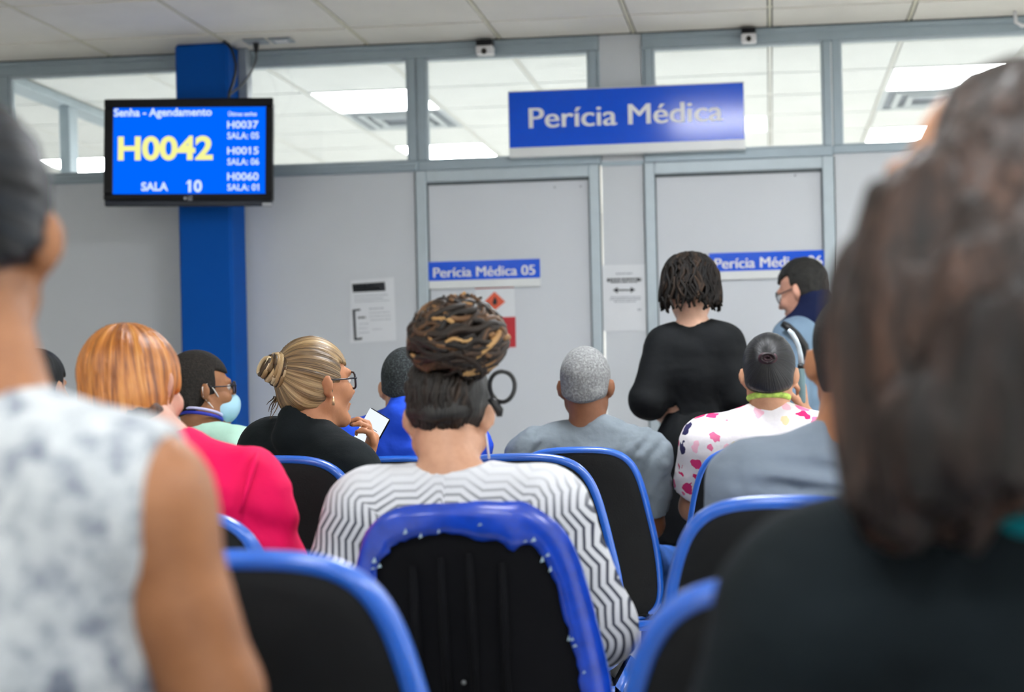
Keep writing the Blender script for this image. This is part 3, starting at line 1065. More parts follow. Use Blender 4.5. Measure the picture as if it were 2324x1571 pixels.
# ------------------------------------------------------------------ a person
class Person:
    def __init__(s, label, head, c7, shL, shR, elL, elR, wrL, wrR, skin, pelvis=None, bulk=1.0, standing=False, neck_r=.054,
                 arm=1.0, hand=(None, None), legs=True, ears=1.0, voxel=.0075, group=None, knees=None, knee_out=0.0, chest_d=1.0, hipw=1.0, waistw=1.0):
        s.H = head; s.c7 = np.asarray(c7, float)
        s.sh = [np.asarray(shL, float) - A3(0, 0, .024), np.asarray(shR, float) - A3(0, 0, .024)]
        s.el = [np.asarray(elL, float), np.asarray(elR, float)]
        s.wr = [np.asarray(wrL, float), np.asarray(wrR, float)]
        s.arm = arm; s.bulk = bulk; s.standing = standing
        s.L = s.sh[1] - s.sh[0]; s.hw = np.linalg.norm(s.L) / 2; s.L = nrm(A3(s.L[0], s.L[1], 0))
        s.fw = A3(-s.L[1], s.L[0], 0)
        mid = (s.sh[0] + s.sh[1]) / 2
        if pelvis is None:
            pelvis = A3(s.c7[0], s.c7[1] + .06, .60)
        s.pel = np.asarray(pelvis, float)
        s.root = empty('person', (s.pel[0], s.pel[1], 0), label, 'person', group)
        s.neck_r = neck_r
        s.chest = s.c7 * .62 + s.pel * .38 + s.fw * .035
        s.upper = s.c7 + A3(0, 0, -.105) + s.fw * .035
        s.waist = s.c7 * .25 + s.pel * .75 + s.fw * .02
        s.chest_d = chest_d; s.hipw = hipw; s.waistw = waistw
        # legs
        if standing:
            s.hip = [s.pel - s.L * .085, s.pel + s.L * .085]
            s.kn = [A3(h_[0], h_[1], .50) + s.fw * .02 for h_ in s.hip]
            s.an = [A3(h_[0], h_[1], .09) for h_ in s.hip]
        else:
            s.hip = [s.pel - s.L * .09 + A3(0, 0, -.02), s.pel + s.L * .09 + A3(0, 0, -.02)]
            F0 = A3(0, 1, 0)
            s.kn = [s.hip[0] + F0 * .42 - A3(1, 0, 0) * (.06 + knee_out) + A3(0, 0, .0), s.hip[1] + F0 * .42 + A3(1, 0, 0) * (.06 + knee_out) + A3(0, 0, .0)]
            if knees is not None: s.kn = [np.asarray(k, float) for k in knees]
            s.an = [A3(k[0], k[1] + .0, .085) for k in s.kn]
        toe = s.fw if standing else A3(0, 1, 0)
        s.toe = [a + toe * .15 + A3(0, 0, -.045) for a in s.an]
        P = s.torso(0.0) + s.neck() + s.H.prims(ears)
        for i in (0, 1):
            P += s.armp(i, 0.0)
            P.append((f_cone(s.el[i], s.wr[i], .042 * arm, .029 * arm), .02))
            hd = hand[i] or (s.wr[i] - s.el[i], A3(0, 0, -1), 1 if i == 0 else -1, .35, 1.0)
            P += hand_prims(s.wr[i] + nrm(s.wr[i] - s.el[i]) * .012, hd[0], hd[1], hd[2], hd[3], hd[4])
            if legs: P += s.legp(i, 0.0)
        V, F = run(P, voxel).mesh()
        s.body = mesh_obj('body', V, F, skin, s.root)
        for sx in (-1, 1):
            m = MB(); m.ball(s.H.w(sx * .031, .0755, .004), .0125 * s.H.s, 8, 12)
            e = m.build('eye', M['eye'], s.root, True)
            m = MB(); m.ball(s.H.w(sx * .031, .0835, .004), .0060 * s.H.s, 6, 10)
            m.build('iris', M['iris'], e, True)

    def torso(s, g, top=True):
        b = s.bulk; L = s.L
        hw = s.hw
        P = [(f_cone(s.pel, s.waist, .118 * b * s.hipw + g, .112 * b * s.waistw + g, L, 1.36), .05),
             (f_cone(s.waist, s.chest, .112 * b * s.waistw + g, .108 * b * s.chest_d + g, L, 1.34), .05),
             (f_cone(s.chest, s.upper, .108 * b * s.chest_d + g, .070 * b + g, L, 1.0 + .30 * hw / .17), .05)]
        for i in (0, 1):
            sg = -1 if i == 0 else 1
            a0 = s.upper + L * sg * .05
            P.append((f_cone(a0, s.sh[i], .066 * b + g, .055 * s.arm + g), .045))
            P.append((f_cone(s.c7 + A3(0, 0, -.030) + s.fw * .016 + L * sg * .02, s.sh[i] * .85 + s.c7 * .15 + A3(0, 0, .004), .036 + g, .044 * s.arm + g), .035))
        return P

    def neck(s):
        return [(f_cone(s.c7 + s.fw * .02 - A3(0, 0, .02), s.H.w(0, -.022, -.045), s.neck_r * 1.08, s.neck_r), .03)]

    def armp(s, i, g, t=1.0):
        e = s.sh[i] + (s.el[i] - s.sh[i]) * t
        r0, r1 = .056 * s.arm, .043 * s.arm
        return [(f_cone(s.sh[i], e, r0 + g, r0 + (r1 - r0) * t + g), .04)]

    def legp(s, i, g):
        P = [(f_cone(s.hip[i], s.kn[i], .086 * s.bulk + g, .060 + g), .05), (f_cone(s.kn[i], s.an[i], .056 + g, .038 + g), .03),
             (f_cone(s.an[i], s.toe[i], .036 + g * .3, .030 + g * .3), .02)]
        return P

    def garment(s, name, mat, g=.013, sleeve=('long', 1.0), neckr=.07, neck_dz=0.0, voxel=.0075, wrinkle=.004, wfreq=22, seed=1, hem=None, attr=None, extra=None,
                flare=0.0, neck_tilt=0.0, cuts=None, folds=None):
        P = s.torso(g)
        planes = []
        if sleeve is not None:
            kind, t = sleeve
            for i in (0, 1):
                if kind == 'short':
                    P += s.armp(i, g + .006 + flare, t)
                    e = s.sh[i] + (s.el[i] - s.sh[i]) * t; planes.append((e, nrm(s.el[i] - s.sh[i])))
                else:
                    P += s.armp(i, g + .005 + flare)
                    w = s.el[i] + (s.wr[i] - s.el[i]) * t
                    P.append((f_cone(s.el[i], w, .043 * s.arm + g + .003 + flare, .043 * s.arm * (1 - .25 * t) + g + flare), .025))
                    planes.append((w, nrm(s.wr[i] - s.el[i])))
        if extra: P += extra
        fld = run(P, voxel)
        for e, d in planes:
            rr = .14
            fld.cut(lambda X, Y, Z, e=e, d=d: np.minimum((X - e[0]) * d[0] + (Y - e[1]) * d[1] + (Z - e[2]) * d[2],
                                                          rr - np.sqrt((X - e[0] - d[0] * .1) ** 2 + (Y - e[1] - d[1] * .1) ** 2 + (Z - e[2] - d[2] * .1) ** 2)),
                    e - .2, e + .2, .004)
        if hem is not None:
            fld.cut(lambda X, Y, Z: hem - Z + 0 * X + 0 * Y, k=.004)
        # neckline
        ax0 = s.c7 + s.fw * .018 + A3(0, 0, neck_dz + neckr - .020); ax1 = ax0 + nrm(A3(0, 0, 1) + s.fw * neck_tilt) * .3
        nf = f_cone(ax0, ax1, neckr, neckr)[0]
        fld.cut(lambda X, Y, Z: -nf(X, Y, Z), ax0 - .25, ax0 + .35, .006)
        if cuts:
            for c_ in cuts: fld.cut(c_)
        if wrinkle:
            q = wfreq
            def wr(X, Y, Z):
                w1 = vnoise(X * q * .7 + 3, Y * q * .7, Z * q * 1.5, seed)
                w2 = vnoise(X * q * 1.9 + Z * 9, Y * q * 1.9, Z * q * 2.6, seed + 5)
                return -(w1 - .5) * wrinkle * 2 - (np.abs(w2 - .5)) * wrinkle * .9
            fld.disp(wr)
        if folds: fld.disp(folds)
        V, F = fld.mesh()
        at_ = attr(V) if attr else None
        return mesh_obj(name, V, F, mat, s.root, True, at_)

    def trousers(s, mat, g=.012, voxel=.010, name='trousers'):
        P = [(f_cone(s.pel, s.waist * .6 + s.pel * .4, .118 * s.bulk * s.hipw + g, .115 * s.bulk + g, s.L, 1.36), .05)]
        for i in (0, 1):
            P += [(f_cone(s.hip[i], s.kn[i], .088 * s.bulk + g, .062 + g), .05), (f_cone(s.kn[i], s.an[i], .060 + g, .048 + g), .03)]
        V, F = run(P, voxel).mesh()
        o = mesh_obj(name, V, F, mat, s.root)
        for i in (0, 1):
            V, F = run([(f_cone(s.an[i] - A3(0, 0, .02), s.toe[i], .044, .040), .02), (f_cone(s.an[i] - A3(0, .02, .035), s.toe[i] - A3(0, 0, .0), .040, .038), .02)], .010).mesh()
            mesh_obj('shoe', V, F, M['shoe'], s.root)
        return o

    # hair shell on the skull
    def hair(s, mat, t=.012, front=(.060, -.30), back=-.004, nape=-.075, amp=.0015, freq=34, voxel=.0055, pole=(0, -.03, .118), extra=None, r=None, c=(0, -.014, .034),
             name='hair', side_z=-.02, seed=3, cut_more=None, streak=(5.0, 1.2), frizz=0.0, frq2=90):
        H = s.H
        rr = np.array(r if r is not None else (.073 + t * .75, .092 + t, .086 + t)) * H.s
        P = [(f_ell(H.w(*c), rr, H.R), .02)]
        P.append((f_ell(H.w(0, -.045, -.032), np.array((.058 + t, .046 + t, .055)) * H.s, H.R), .03))
        if extra: P += extra
        fld = run(P, voxel)
        def keep(X, Y, Z):
            x, y, z = H.loc(X, Y, Z)
            a = (front[0] + front[1] * y) - z                      # over the hairline
            b = np.maximum(y - back, nape + 5.5 * x * x - z)                     # behind the ears, above the nape
            b2 = np.maximum(y - (back + .028), side_z + .012 - z)  # sideburn zone above the ear
            return np.minimum(np.minimum(a, b), b2) * H.s
        fld.cut(keep, k=.008)
        if cut_more: fld.cut(cut_more)
        pw = H.w(*pole)
        def sd(X, Y, Z):
            x, y, z = H.loc(X, Y, Z)
            x, y, z = x - pole[0], y - pole[1], z - pole[2]
            # axis of the whorl runs from the pole through the skull centre
            ax = nrm(A3(0, -.01, .02) - np.array(pole))
            d = x * ax[0] + y * ax[1] + z * ax[2]
            px, py, pz = x - ax[0] * d, y - ax[1] * d, z - ax[2] * d
            rl = np.sqrt(px ** 2 + py ** 2 + pz ** 2) + 1e-6
            return px / rl, py / rl, pz / rl, d, rl
        if amp:
            def dp(X, Y, Z):
                a, b, c_, d, rl = sd(X, Y, Z)
                n = vnoise(a * freq / 6.28 * 2 + d * 9, b * freq / 6.28 * 2, c_ * freq / 6.28 * 2 + d * 9, seed)
                o = -(n - .5) * 2 * amp * np.clip(rl / .03, 0, 1)
                if frizz: o = o - (vnoise(X * frq2, Y * frq2, Z * frq2, seed + 9) - .5) * 2 * frizz
                return o
            fld.disp(dp, .03)
        V, F = fld.mesh()
        a, b, c_, d, rl = sd(V[:, 0], V[:, 1], V[:, 2])
        st = np.stack([a * streak[0] / 5, b * streak[0] / 5, c_ * streak[0] / 5 + d * streak[1]], 1)
        if frizz: st = V * 14.0
        return mesh_obj(name, V, F, mat, s.root, True, {'strand': st})


def clumps(name, paths, radii, mat, parent, n=6, rnd=None, seed=0):
    """many tapering locks in one mesh, each with its own colour value"""
    Vs, Fs, Rn = [], [], []
    rr = np.random.default_rng(seed)
    b = 0
    for i, (p, r) in enumerate(zip(paths, radii)):
        m = MB(); m.tube(p, r, n)
        Vs.append(np.array(m.V)); Fs += [tuple(k + b for k in f) for f in m.F]
        b += len(m.V)
        base = rnd[i] if rnd is not None else rr.random()
        along = np.repeat(np.linspace(-.12, .12, len(p)), n)
        Rn.append(np.clip(base + along * rr.choice((-1, 1)), 0, 1))
    return mesh_obj(name, np.concatenate(Vs), Fs, mat, parent, True, {'rnd': np.concatenate(Rn)})


def glasses(P, mat, **kw):
    m = spectacles_mesh(P, **kw)
    o = m.build('spectacle_frame', mat, P.root, True)
    H = P.H
    t = MB()
    for sx in (-1, 1):
        g = kw.get('half', (.026, .019))
        t.tube([H.w(sx * (.034 + g[0]), kw.get('lens_y', .098) - .008, .008), H.w(sx * .072, .05, .008), H.w(sx * .079, .0, .010), H.w(sx * .080, -.02, -.008)], .0024, 6)
    t.build('temple', mat, o, True)
    l = MB()
    g = kw.get('half', (.026, .019)); ly = kw.get('lens_y', .098)
    for sx in (-1, 1):
        l.add([H.w(sx * .034 + g[0] * .9 * math.cos(k * math.pi / 8), ly - .006, .002 + g[1] * .9 * math.sin(k * math.pi / 8)) for k in range(16)], [tuple(range(16))])
    l.build('lens', M['glass'], o, False)
    return o


def spectacles_mesh(P, lens_y=.098, half=(.026, .019), square=False):
    H = P.H
    m = MB()
    for sx in (-1, 1):
        pts = []
        for k in range(25):
            a = 2 * math.pi * k / 24
            ex = .5 if square else .85
            cx, cz = math.copysign(abs(math.cos(a)) ** ex, math.cos(a)), math.copysign(abs(math.sin(a)) ** ex, math.sin(a))
            xx = sx * .034 + half[0] * cx
            pts.append(H.w(xx, lens_y - .012 * abs(xx) / .06, .002 + half[1] * cz))
        m.tube(pts, .0028, 6, False)
    m.tube([H.w(-.009, lens_y - .002, .006), H.w(0, lens_y + .002, .009), H.w(.009, lens_y - .002, .006)], .0024, 6)
    return m


# ------------------------------------------------------------------ chairs
ARCH = [(0, 0), (.05, .0005), (.085, .003), (.115, .009), (.140, .020), (.160, .038), (.174, .062), (.188, .10), (.200, .15), (.212, .21), (.224, .27), (.232, .33),
        (.236, .38), (.237, .44), (.230, .48), (.205, .508), (.16, .52), (.08, .523), (0, .523)]


def arch_outline():
    r = [(x, -z) for x, z in ARCH]
    # resample smoothly
    P = np.array(r)
    d = np.r_[0, np.cumsum(np.linalg.norm(np.diff(P, axis=0), axis=1))]
    t = np.linspace(0, d[-1], 64)
    R = np.stack([np.interp(t, d, P[:, 0]), np.interp(t, d, P[:, 1])], 1)
    for _ in range(3): R[1:-1] = .25 * R[:-2] + .5 * R[1:-1] + .25 * R[2:]
    Lh = R[::-1].copy(); Lh[:, 0] *= -1
    return np.concatenate([R, Lh[1:-1]])


OUT = arch_outline()


def chair(px, py, Y, label, yaw=0, pos=None, group='black and blue waiting room chairs', torn=False, wscale=1.0, rim=.0115):
    top = at(px, py, Y) if pos is None else np.array(pos, float)
    r = empty('waiting_chair', (top[0], top[1], 0), label, 'chair', group)
    ztop = top[2]
    cy, sy = math.cos(yaw * D2R), math.sin(yaw * D2R)
    def back(x, dz, d):
        """x across, dz below the top (negative down), d backwards towards the sitter's rear"""
        yy = .045 * (x / .23) ** 2 + .17 * (-dz) * (1 - .15 * (-dz) / .46) - d
        xx = x * wscale
        return A3(top[0] + xx * cy + yy * sy, top[1] - xx * sy + yy * cy, ztop + dz)
    n = len(OUT)
    cen = A3(0, -.24)
    # padded back: rings shrinking to the centre, rear and front faces
    Vs, Fs = [], []
    prof = [(1.0, .000), (.985, .007), (.95, .012), (.85, .016), (.65, .019), (.4, .021), (.15, .022)]
    rings = [(s_, d) for s_, d in prof] + [(s_, -d - .012) for s_, d in prof][::1]
    for side in (0, 1):
        base = len(Vs)
        for s_, d in prof:
            for (x, z) in OUT:
                q = cen + (A3(x, z) - cen) * s_
                Vs.append(back(q[0], q[1], d if side == 0 else -d * 1.3 - .010))
        for k in range(len(prof) - 1):
            for i in range(n):
                j = (i + 1) % n
                f = (base + k * n + i, base + k * n + j, base + (k + 1) * n + j, base + (k + 1) * n + i)
                Fs.append(f if side == 0 else f[::-1])
        last = base + (len(prof) - 1) * n
        f = tuple(last + i for i in range(n)); Fs.append(f if side == 0 else f[::-1])
    for i in range(n):
        j = (i + 1) % n
        Fs.append((i, len(prof) * n + i, len(prof) * n + j, j))
    mesh_obj('backrest', Vs, Fs, M['chair_black_matte'] if torn else M['chair_black'], r)
    # blue edge: flattened ring round the back
    Vs, Fs = [], []
    m = 10
    for i in range(n):
        x, z = OUT[i]
        tx, tz = OUT[(i + 1) % n] - OUT[i - 1]
        l = math.hypot(tx, tz); nx, nz = tz / l, -tx / l
        if (x - cen[0]) * nx + (z - cen[1]) * nz < 0: nx, nz = -nx, -nz
        for k in range(m):
            a = 2 * math.pi * k / m
            o = rim * math.cos(a); d = .020 * math.sin(a)
            Vs.append(back(x + nx * o, z + nz * o, d - .006))
    for i in range(n):
        for k in range(m):
            i2, k2 = (i + 1) % n, (k + 1) % m
            Fs.append((i * m + k, i * m + k2, i2 * m + k2, i2 * m + k))
    mesh_obj('blue_edge', Vs, Fs, M['chair_blue'], r)
    if torn:
        # wide strip of torn film folded over the edge
        Vs, Fs = [], []
        rr = random.Random(4)
        wid = []
        for i in range(n):
            x, z = OUT[i]
            u = (x + .23) / .46
            w = (.043 if z > -.06 else .036) + rr.uniform(-.003, .003)
            if z > -.12:
                w += .012 * math.exp(-((x - .045) / .03) ** 2) + .022 * math.exp(-((x - .105) / .022) ** 2) - .006 * math.exp(-((x + .02) / .02) ** 2)
            wid.append(w)
        for i in range(n):
            x, z = OUT[i]
            dirv = nrm(cen - A3(x, z)) if abs(z) > .02 else A3(-x * 1.0, -.2)
            tx, tz = OUT[(i + 1) % n] - OUT[i - 1]
            l = math.hypot(tx, tz); nx, nz = tz / l, -tx / l
            if (x - cen[0]) * nx + (z - cen[1]) * nz < 0: nx, nz = -nx, -nz
            for k, (f, d) in enumerate(((-.30, .004), (-.12, .020), (.25, .0245), (.6, .0245), (1.0, .022), (.98, .0165))):
                Vs.append(back(x - nx * wid[i] * f, z - nz * wid[i] * f, d))
        m = 6
        for i in range(n):
            if OUT[i][1] < -.43: continue
            for k in range(m - 1):
                i2 = (i + 1) % n
                Fs.append((i * m + k, i2 * m + k, i2 * m + k + 1, i * m + k + 1))
        to = mesh_obj('torn_edging', Vs, Fs, M['torn_blue'], r)
        for k in range(34):
            i = rr.randrange(n)
            if OUT[i][1] < -.33: continue
            x, z = OUT[i]
            q = A3(x, z) + (cen - A3(x, z)) * rr.uniform(.10, .19)
            a = rr.uniform(.002, .005); b_ = rr.uniform(.004, .012)
            p = back(q[0], q[1], .0265)
            fl_ = MB()
            tri = [A3(-a, 0, 0), A3(a, 0, b_ * .2), A3(a * .4, -.002, b_)]
            fl_.add([p + v for v in tri] + [p + v + A3(0, .0012, 0) for v in tri], [(0, 1, 2), (5, 4, 3), (0, 3, 4, 1), (1, 4, 5, 2), (2, 5, 3, 0)])
            fl_.build('paper_scrap', M['flake'], to)
        rb = MB()
        for xx in (-.085, -.035, .015, .07):
            rb.tube([back(xx, -.07 - abs(xx) * .3, .021), back(xx, -.2, .025), back(xx * .95, -.42, .022)], [.006, .009, .007], 8)
        rb.build('back_pleat', M['chair_black_matte'], r, True)
        for xx, zz in ((-.05, -.325), (.006, -.325), (-.005, -.30), (.045, -.335)):
            p = back(xx, zz, .026)
            MB().ball(p, (.0042, .0025, .0042), 6, 10).build('screw', M['steel'], r, True)
    # seat, pad, legs
    def loc(x, y, z): return A3(top[0] + x * cy + y * sy, top[1] - x * sy + y * cy, z)
    sz = .43
    s_ = MB().box(-.235, .235, .06, .50, sz - .02, sz + .012, .03); s_.xf(lambda p: loc(*p)); s_.build('seat', M['chair_blue'], r, True)
    s_ = MB().box(-.215, .215, .085, .475, sz + .008, sz + .042, .022); s_.xf(lambda p: loc(*p)); s_.build('seat_pad', M['chair_black'], r, True)
    for sx in (-1, 1):
        b_ = MB(); b_.tube([back(sx * .12, -.40, -.02), loc(sx * .12, .09, sz + .06), loc(sx * .12, .12, sz - .025), loc(sx * .12, .3, sz - .03)], .011, 8)
        b_.build('back_bracket', M['black_steel'], r, True)
        for yy in (.10, .44):
            l_ = MB(); l_.tube([loc(sx * .19, yy, sz - .022), loc(sx * .20, yy + (-.04 if yy < .2 else .03), 0.004)], .012, 8)
            l_.build('leg', M['black_steel'], r, True)
    return r

# ------------------------------------------------------------------ chairs in their rows
CG = 'black and blue waiting room chairs'
chB = chair(1045, 1157, 2.56, 'black chair with torn blue edging behind the woman in the zigzag sweater', torn=True, group=CG)
chair(1790, 1143, 2.56, 'black chair with pale edge behind the man in the grey T-shirt, right', group=CG, rim=.0145)
chair(520, 1276, 1.75, 'empty black chair with blue rim at lower left beside the bare arm', group=CG, yaw=3, rim=.0150)
chair(1868, 1334, 1.50, 'black chair with blue rim at lower right in front of the dark jacket', group=CG, rim=.0150)
chair(1165, 1040, 3.50, 'black blue-rimmed chair just right of the zigzag sweater shoulder', group=CG)
chair(612, 1045, 3.50, 'black blue-rimmed chair behind the blond woman in the black jacket', group=CG)
cF = at(1305, 1023, 4.50); cE = at(1725, 1021, 4.50)
chair(1305, 1023, 4.50, 'black blue-rimmed chair behind the grey haired man', group=CG)
chair(1725, 1021, 4.50, 'black blue-rimmed chair of the woman in the flowered blouse', group=CG)
chair(0, 0, 0, 'black chair of the man in the bright blue shirt', pos=(cF[0] - .55, 4.5, .945), group=CG)
chair(0, 0, 0, 'black chair of the man in the mint green shirt', pos=(cF[0] - 1.12, 4.5, .95), group=CG)
chair(0, 0, 0, 'black chair at the far left end of the front row', pos=(cF[0] - 1.67, 4.5, .95), group=CG)
chair(0, 0, 0, 'black chair behind the woman in the pink jacket', pos=(at(335, 1100, 2.56)[0], 2.56, .945), group=CG)
chair(0, 0, 0, 'black chair of the near woman in the marbled sleeveless top', pos=(at(-60, 1100, 1.03)[0], 1.03, .90), group=CG)
chair(0, 0, 0, 'black chair of the near long haired woman at the right edge', pos=(at(2330, 1100, .98)[0], .98, .90), group=CG)

# ------------------------------------------------------------------ people
SK = dict(brown=skin_mat('skin_brown', (156, 108, 74)), tan=skin_mat('skin_tan', (196, 148, 118)), fair=skin_mat('skin_fair', (224, 182, 158)),
          dark=skin_mat('skin_dark', (136, 90, 62)), warm=skin_mat('skin_warm', (184, 128, 92)), rosy=skin_mat('skin_rosy', (206, 156, 136)), brown2=skin_mat('skin_light_brown', (172, 122, 92)))
J = at
A = A3


def up(d): return A3(0, 0, d)


def lap(el, dx, dy=.22, dz=-.04): return el + A3(dx, dy, dz)


# --- striped sweater woman
def zig_attr(P):
    def to2(p): return np.array([(p - P.c7) @ P.L, p[2]])
    line = [to2(P.el[0] + A3(0, 0, -.02)), to2(P.sh[0] + A3(0, 0, .045)), to2(P.c7 + A3(0, 0, .01)), to2(P.sh[1] + A3(0, 0, .045)), to2(P.el[1] + A3(0, 0, -.02))]

    def fn(V):
        q = np.stack([(V - P.c7) @ P.L, V[:, 2]], 1)
        best = np.full(len(V), 9.0); v = np.zeros(len(V)); u = np.zeros(len(V)); acc = 0.0
        for p0, p1 in zip(line[:-1], line[1:]):
            d = p1 - p0; ln = np.linalg.norm(d); d = d / ln
            t = np.clip((q - p0) @ d, 0, ln)
            r = q - p0 - t[:, None] * d
            dist = np.linalg.norm(r, axis=1)
            sg = np.sign(r @ np.array([-d[1], d[0]]))
            m = dist < best - 1e-9
            best = np.where(m, dist, best); v = np.where(m, sg * dist, v); u = np.where(m, acc + t, u)
            acc += ln
        return {'pat': np.stack([u, v, V[:, 2] - P.c7[2]], 1)}
    return fn


def zig_mat():
    t = NT('zigzag_knit')
    sp = t.n('ShaderNodeSeparateXYZ'); t.l(t.attr('pat'), sp.inputs[0])
    u, v, z = sp.outputs
    tri = t.math('ABSOLUTE', t.math('SUBTRACT', t.math('FRACT', t.math('MULTIPLY', u, 1 / .074)), .5))
    wob = t.math('MULTIPLY', t.noise(t.coord(), 7, 2), .014)
    h = t.math('ADD', t.math('ADD', v, t.math('MULTIPLY', tri, .024)), wob)
    f = t.math('ABSOLUTE', t.math('SUBTRACT', t.math('FRACT', t.math('MULTIPLY', h, 1 / .0142)), .5))
    line = t.ramp(f, [(.13, (1, 1, 1, 1)), (.24, (0, 0, 0, 1))])
    fade = t.ramp(t.math('ADD', t.math('MULTIPLY', z, -8.0), .0), [(.12, (.14, .14, .14, 1)), (.38, (.6, .6, .6, 1)), (.75, (1, 1, 1, 1))])  # stripes paler near the neck, partly light painted into the pattern
    fac = t.math('MULTIPLY', line, fade)
    col = t.mix(fac, srgb(218, 221, 226), srgb(66, 70, 84))
    nm = t.bump(t.noise(t.coord(), 240, 2), .35, .003)
    return t.done(col, .9, 0, .15, nm)


c7 = J(1020, 1062, 2.76)
P4 = Person('woman in a white zigzag sweater with piled up brown locks', Head(J(1020, 948, 2.85), 4, 26, 0, .96), c7,
            J(842, 1140, 2.78), J(1232, 1136, 2.78), J(750, 1400, 2.80), J(1358, 1425, 2.82), lap(J(752, 1400, 2.80), .14), lap(J(1362, 1425, 2.82), -.10),
            skin_mat('skin_light_tan', (204, 158, 130)), bulk=1.10, arm=1.06, neck_r=.052, voxel=.007)
P4.garment('sweater', zig_mat(), g=.015, sleeve=('long', .95), neckr=.084, neck_dz=-.004, wrinkle=.003, wfreq=16, attr=zig_attr(P4), flare=.006, seed=2)
P4.trousers(fabric('dark_trousers', (40, 42, 52)))
HM4 = clump_mat('brown_locks', [(20, 15, 12), (34, 25, 18), (58, 40, 26), (96, 66, 40), (160, 118, 72), (206, 166, 108)], .55)
hd = P4.hair(hair_mat('dark_hair_base', [(8, 8, 7), (16, 15, 13), (26, 24, 21)], .5), t=.012, nape=-.050, amp=.002, back=.0)
bc = J(1038, 772, 2.80); br_ = A(.088, .085, .074)
V, F = run([(f_ell(bc, br_ * .93), .02)], .006).mesh()
mesh_obj('bun_core', V, F, HM4, hd, True, {'rnd': np.full(len(V), .08)})
rr = np.random.default_rng(21)
paths, rads, rnd = [], [], []
for k in range(190):
    ax = nrm(A(rr.normal(0, .45), rr.normal(-.35, .55), 1))
    e1 = nrm(np.cross(ax, A(0, 1, .2))); e2 = np.cross(ax, e1)
    lat = rr.uniform(-.85, .92)
    a0 = rr.uniform(0, 6.28); ln = rr.uniform(.9, 2.4)
    tt = np.linspace(0, 1, 18)
    ang = a0 + ln * tt
    la = lat + rr.uniform(-.25, .25) * tt + .05 * np.sin(tt * rr.uniform(5, 12))
    cr = np.sqrt(np.clip(1 - la ** 2, .02, 1))
    D = ax[None] * la[:, None] + (e1[None] * np.cos(ang)[:, None] + e2[None] * np.sin(ang)[:, None]) * cr[:, None]
    R_ = 1.0 + .05 * rr.random() + .02 * np.sin(tt * 9 + k)
    p = bc + D * br_ * R_[:, None]
    r0 = rr.uniform(.0042, .0082)
    paths.append(p); rads.append(r0 * (.55 + .45 * np.sin(np.pi * np.clip(tt * .9 + .08, 0, 1))))
    rnd.append(rr.choice([.08, .18, .30, .45, .62, .85], p=[.22, .20, .2, .17, .12, .09]))
for k in range(46):                                  # curled ends on top
    a = rr.uniform(0, 6.28); q = rr.uniform(0, .9)
    b0 = bc + A(math.cos(a) * q * .055 + .012, math.sin(a) * q * .05, br_[2] * (.80 - .12 * q))
    tt = np.linspace(0, 1, 9)
    hgt = rr.uniform(.012, .032); w = rr.uniform(.006, .013)
    p = b0 + np.stack([w * np.sin(tt * 5 + a), w * np.cos(tt * 5 + a), hgt * tt], 1)
    paths.append(p); rads.append(np.linspace(.006, .003, 9)); rnd.append(rr.choice([.2, .35, .5, .75]))
clumps('piled_locks', paths, rads, HM4, hd, 6, rnd)
paths, rads, rnd = [], [], []
for k in range(26):                                  # rows of twists from the nape to the bun
    x0 = -.074 + .148 * k / 25
    tt = np.linspace(0, 1, 16)
    th = np.radians(-58 + 128 * tt)                  # from the nape up over the back of the skull
    xs = x0 * (.72 + .55 * tt - .55 * tt * tt) + .004 * np.sin(tt * 14 + k)
    rx = np.sqrt(np.clip(1 - (xs / .086) ** 2, .05, 1))
    p = np.array([P4.H.w(x, -.012 - .1095 * c_ * f, .030 + .1035 * s_ * f) for x, c_, s_, f in zip(xs, np.cos(th), np.sin(th), rx)])
    p = p + rr.normal(0, .0012, p.shape)
    paths.append(p); rads.append(.0056 + .0020 * np.sin(tt * 55 + k)); rnd.append(rr.choice([.0, .05, .10, .18, .36], p=[.34, .3, .2, .11, .05]))
clumps('twisted_rows', paths, rads, HM4, hd, 6, rnd)
lc = J(1140, 878, 2.80)
MB().tube([lc + A(.0235 * math.cos(a), .006 * math.sin(2 * a), .0285 * math.sin(a)) for a in np.linspace(0, 2 * math.pi, 33)], .0042, 8, False).build('hair_loop', M['cable'], hd, True)
MB().tube([J(1112, 905, 2.80), J(1124, 918, 2.80), J(1133, 932, 2.80), J(1134, 946, 2.80)], [.006, .008, .009, .005], 8).build('hair_end', M['cable'], hd, True)
MB().tube([J(1097, 948, 2.86), J(1101, 975, 2.87), J(1106, 1010, 2.88), J(1110, 1040, 2.90)], .0022, 6).build('mask_strap', M['mask_white'], P4.root, True)
MB().tube([J(925, 955, 2.86), J(930, 985, 2.87), J(944, 1010, 2.90)], .0022, 6).build('mask_strap', M['mask_white'], P4.root, True)

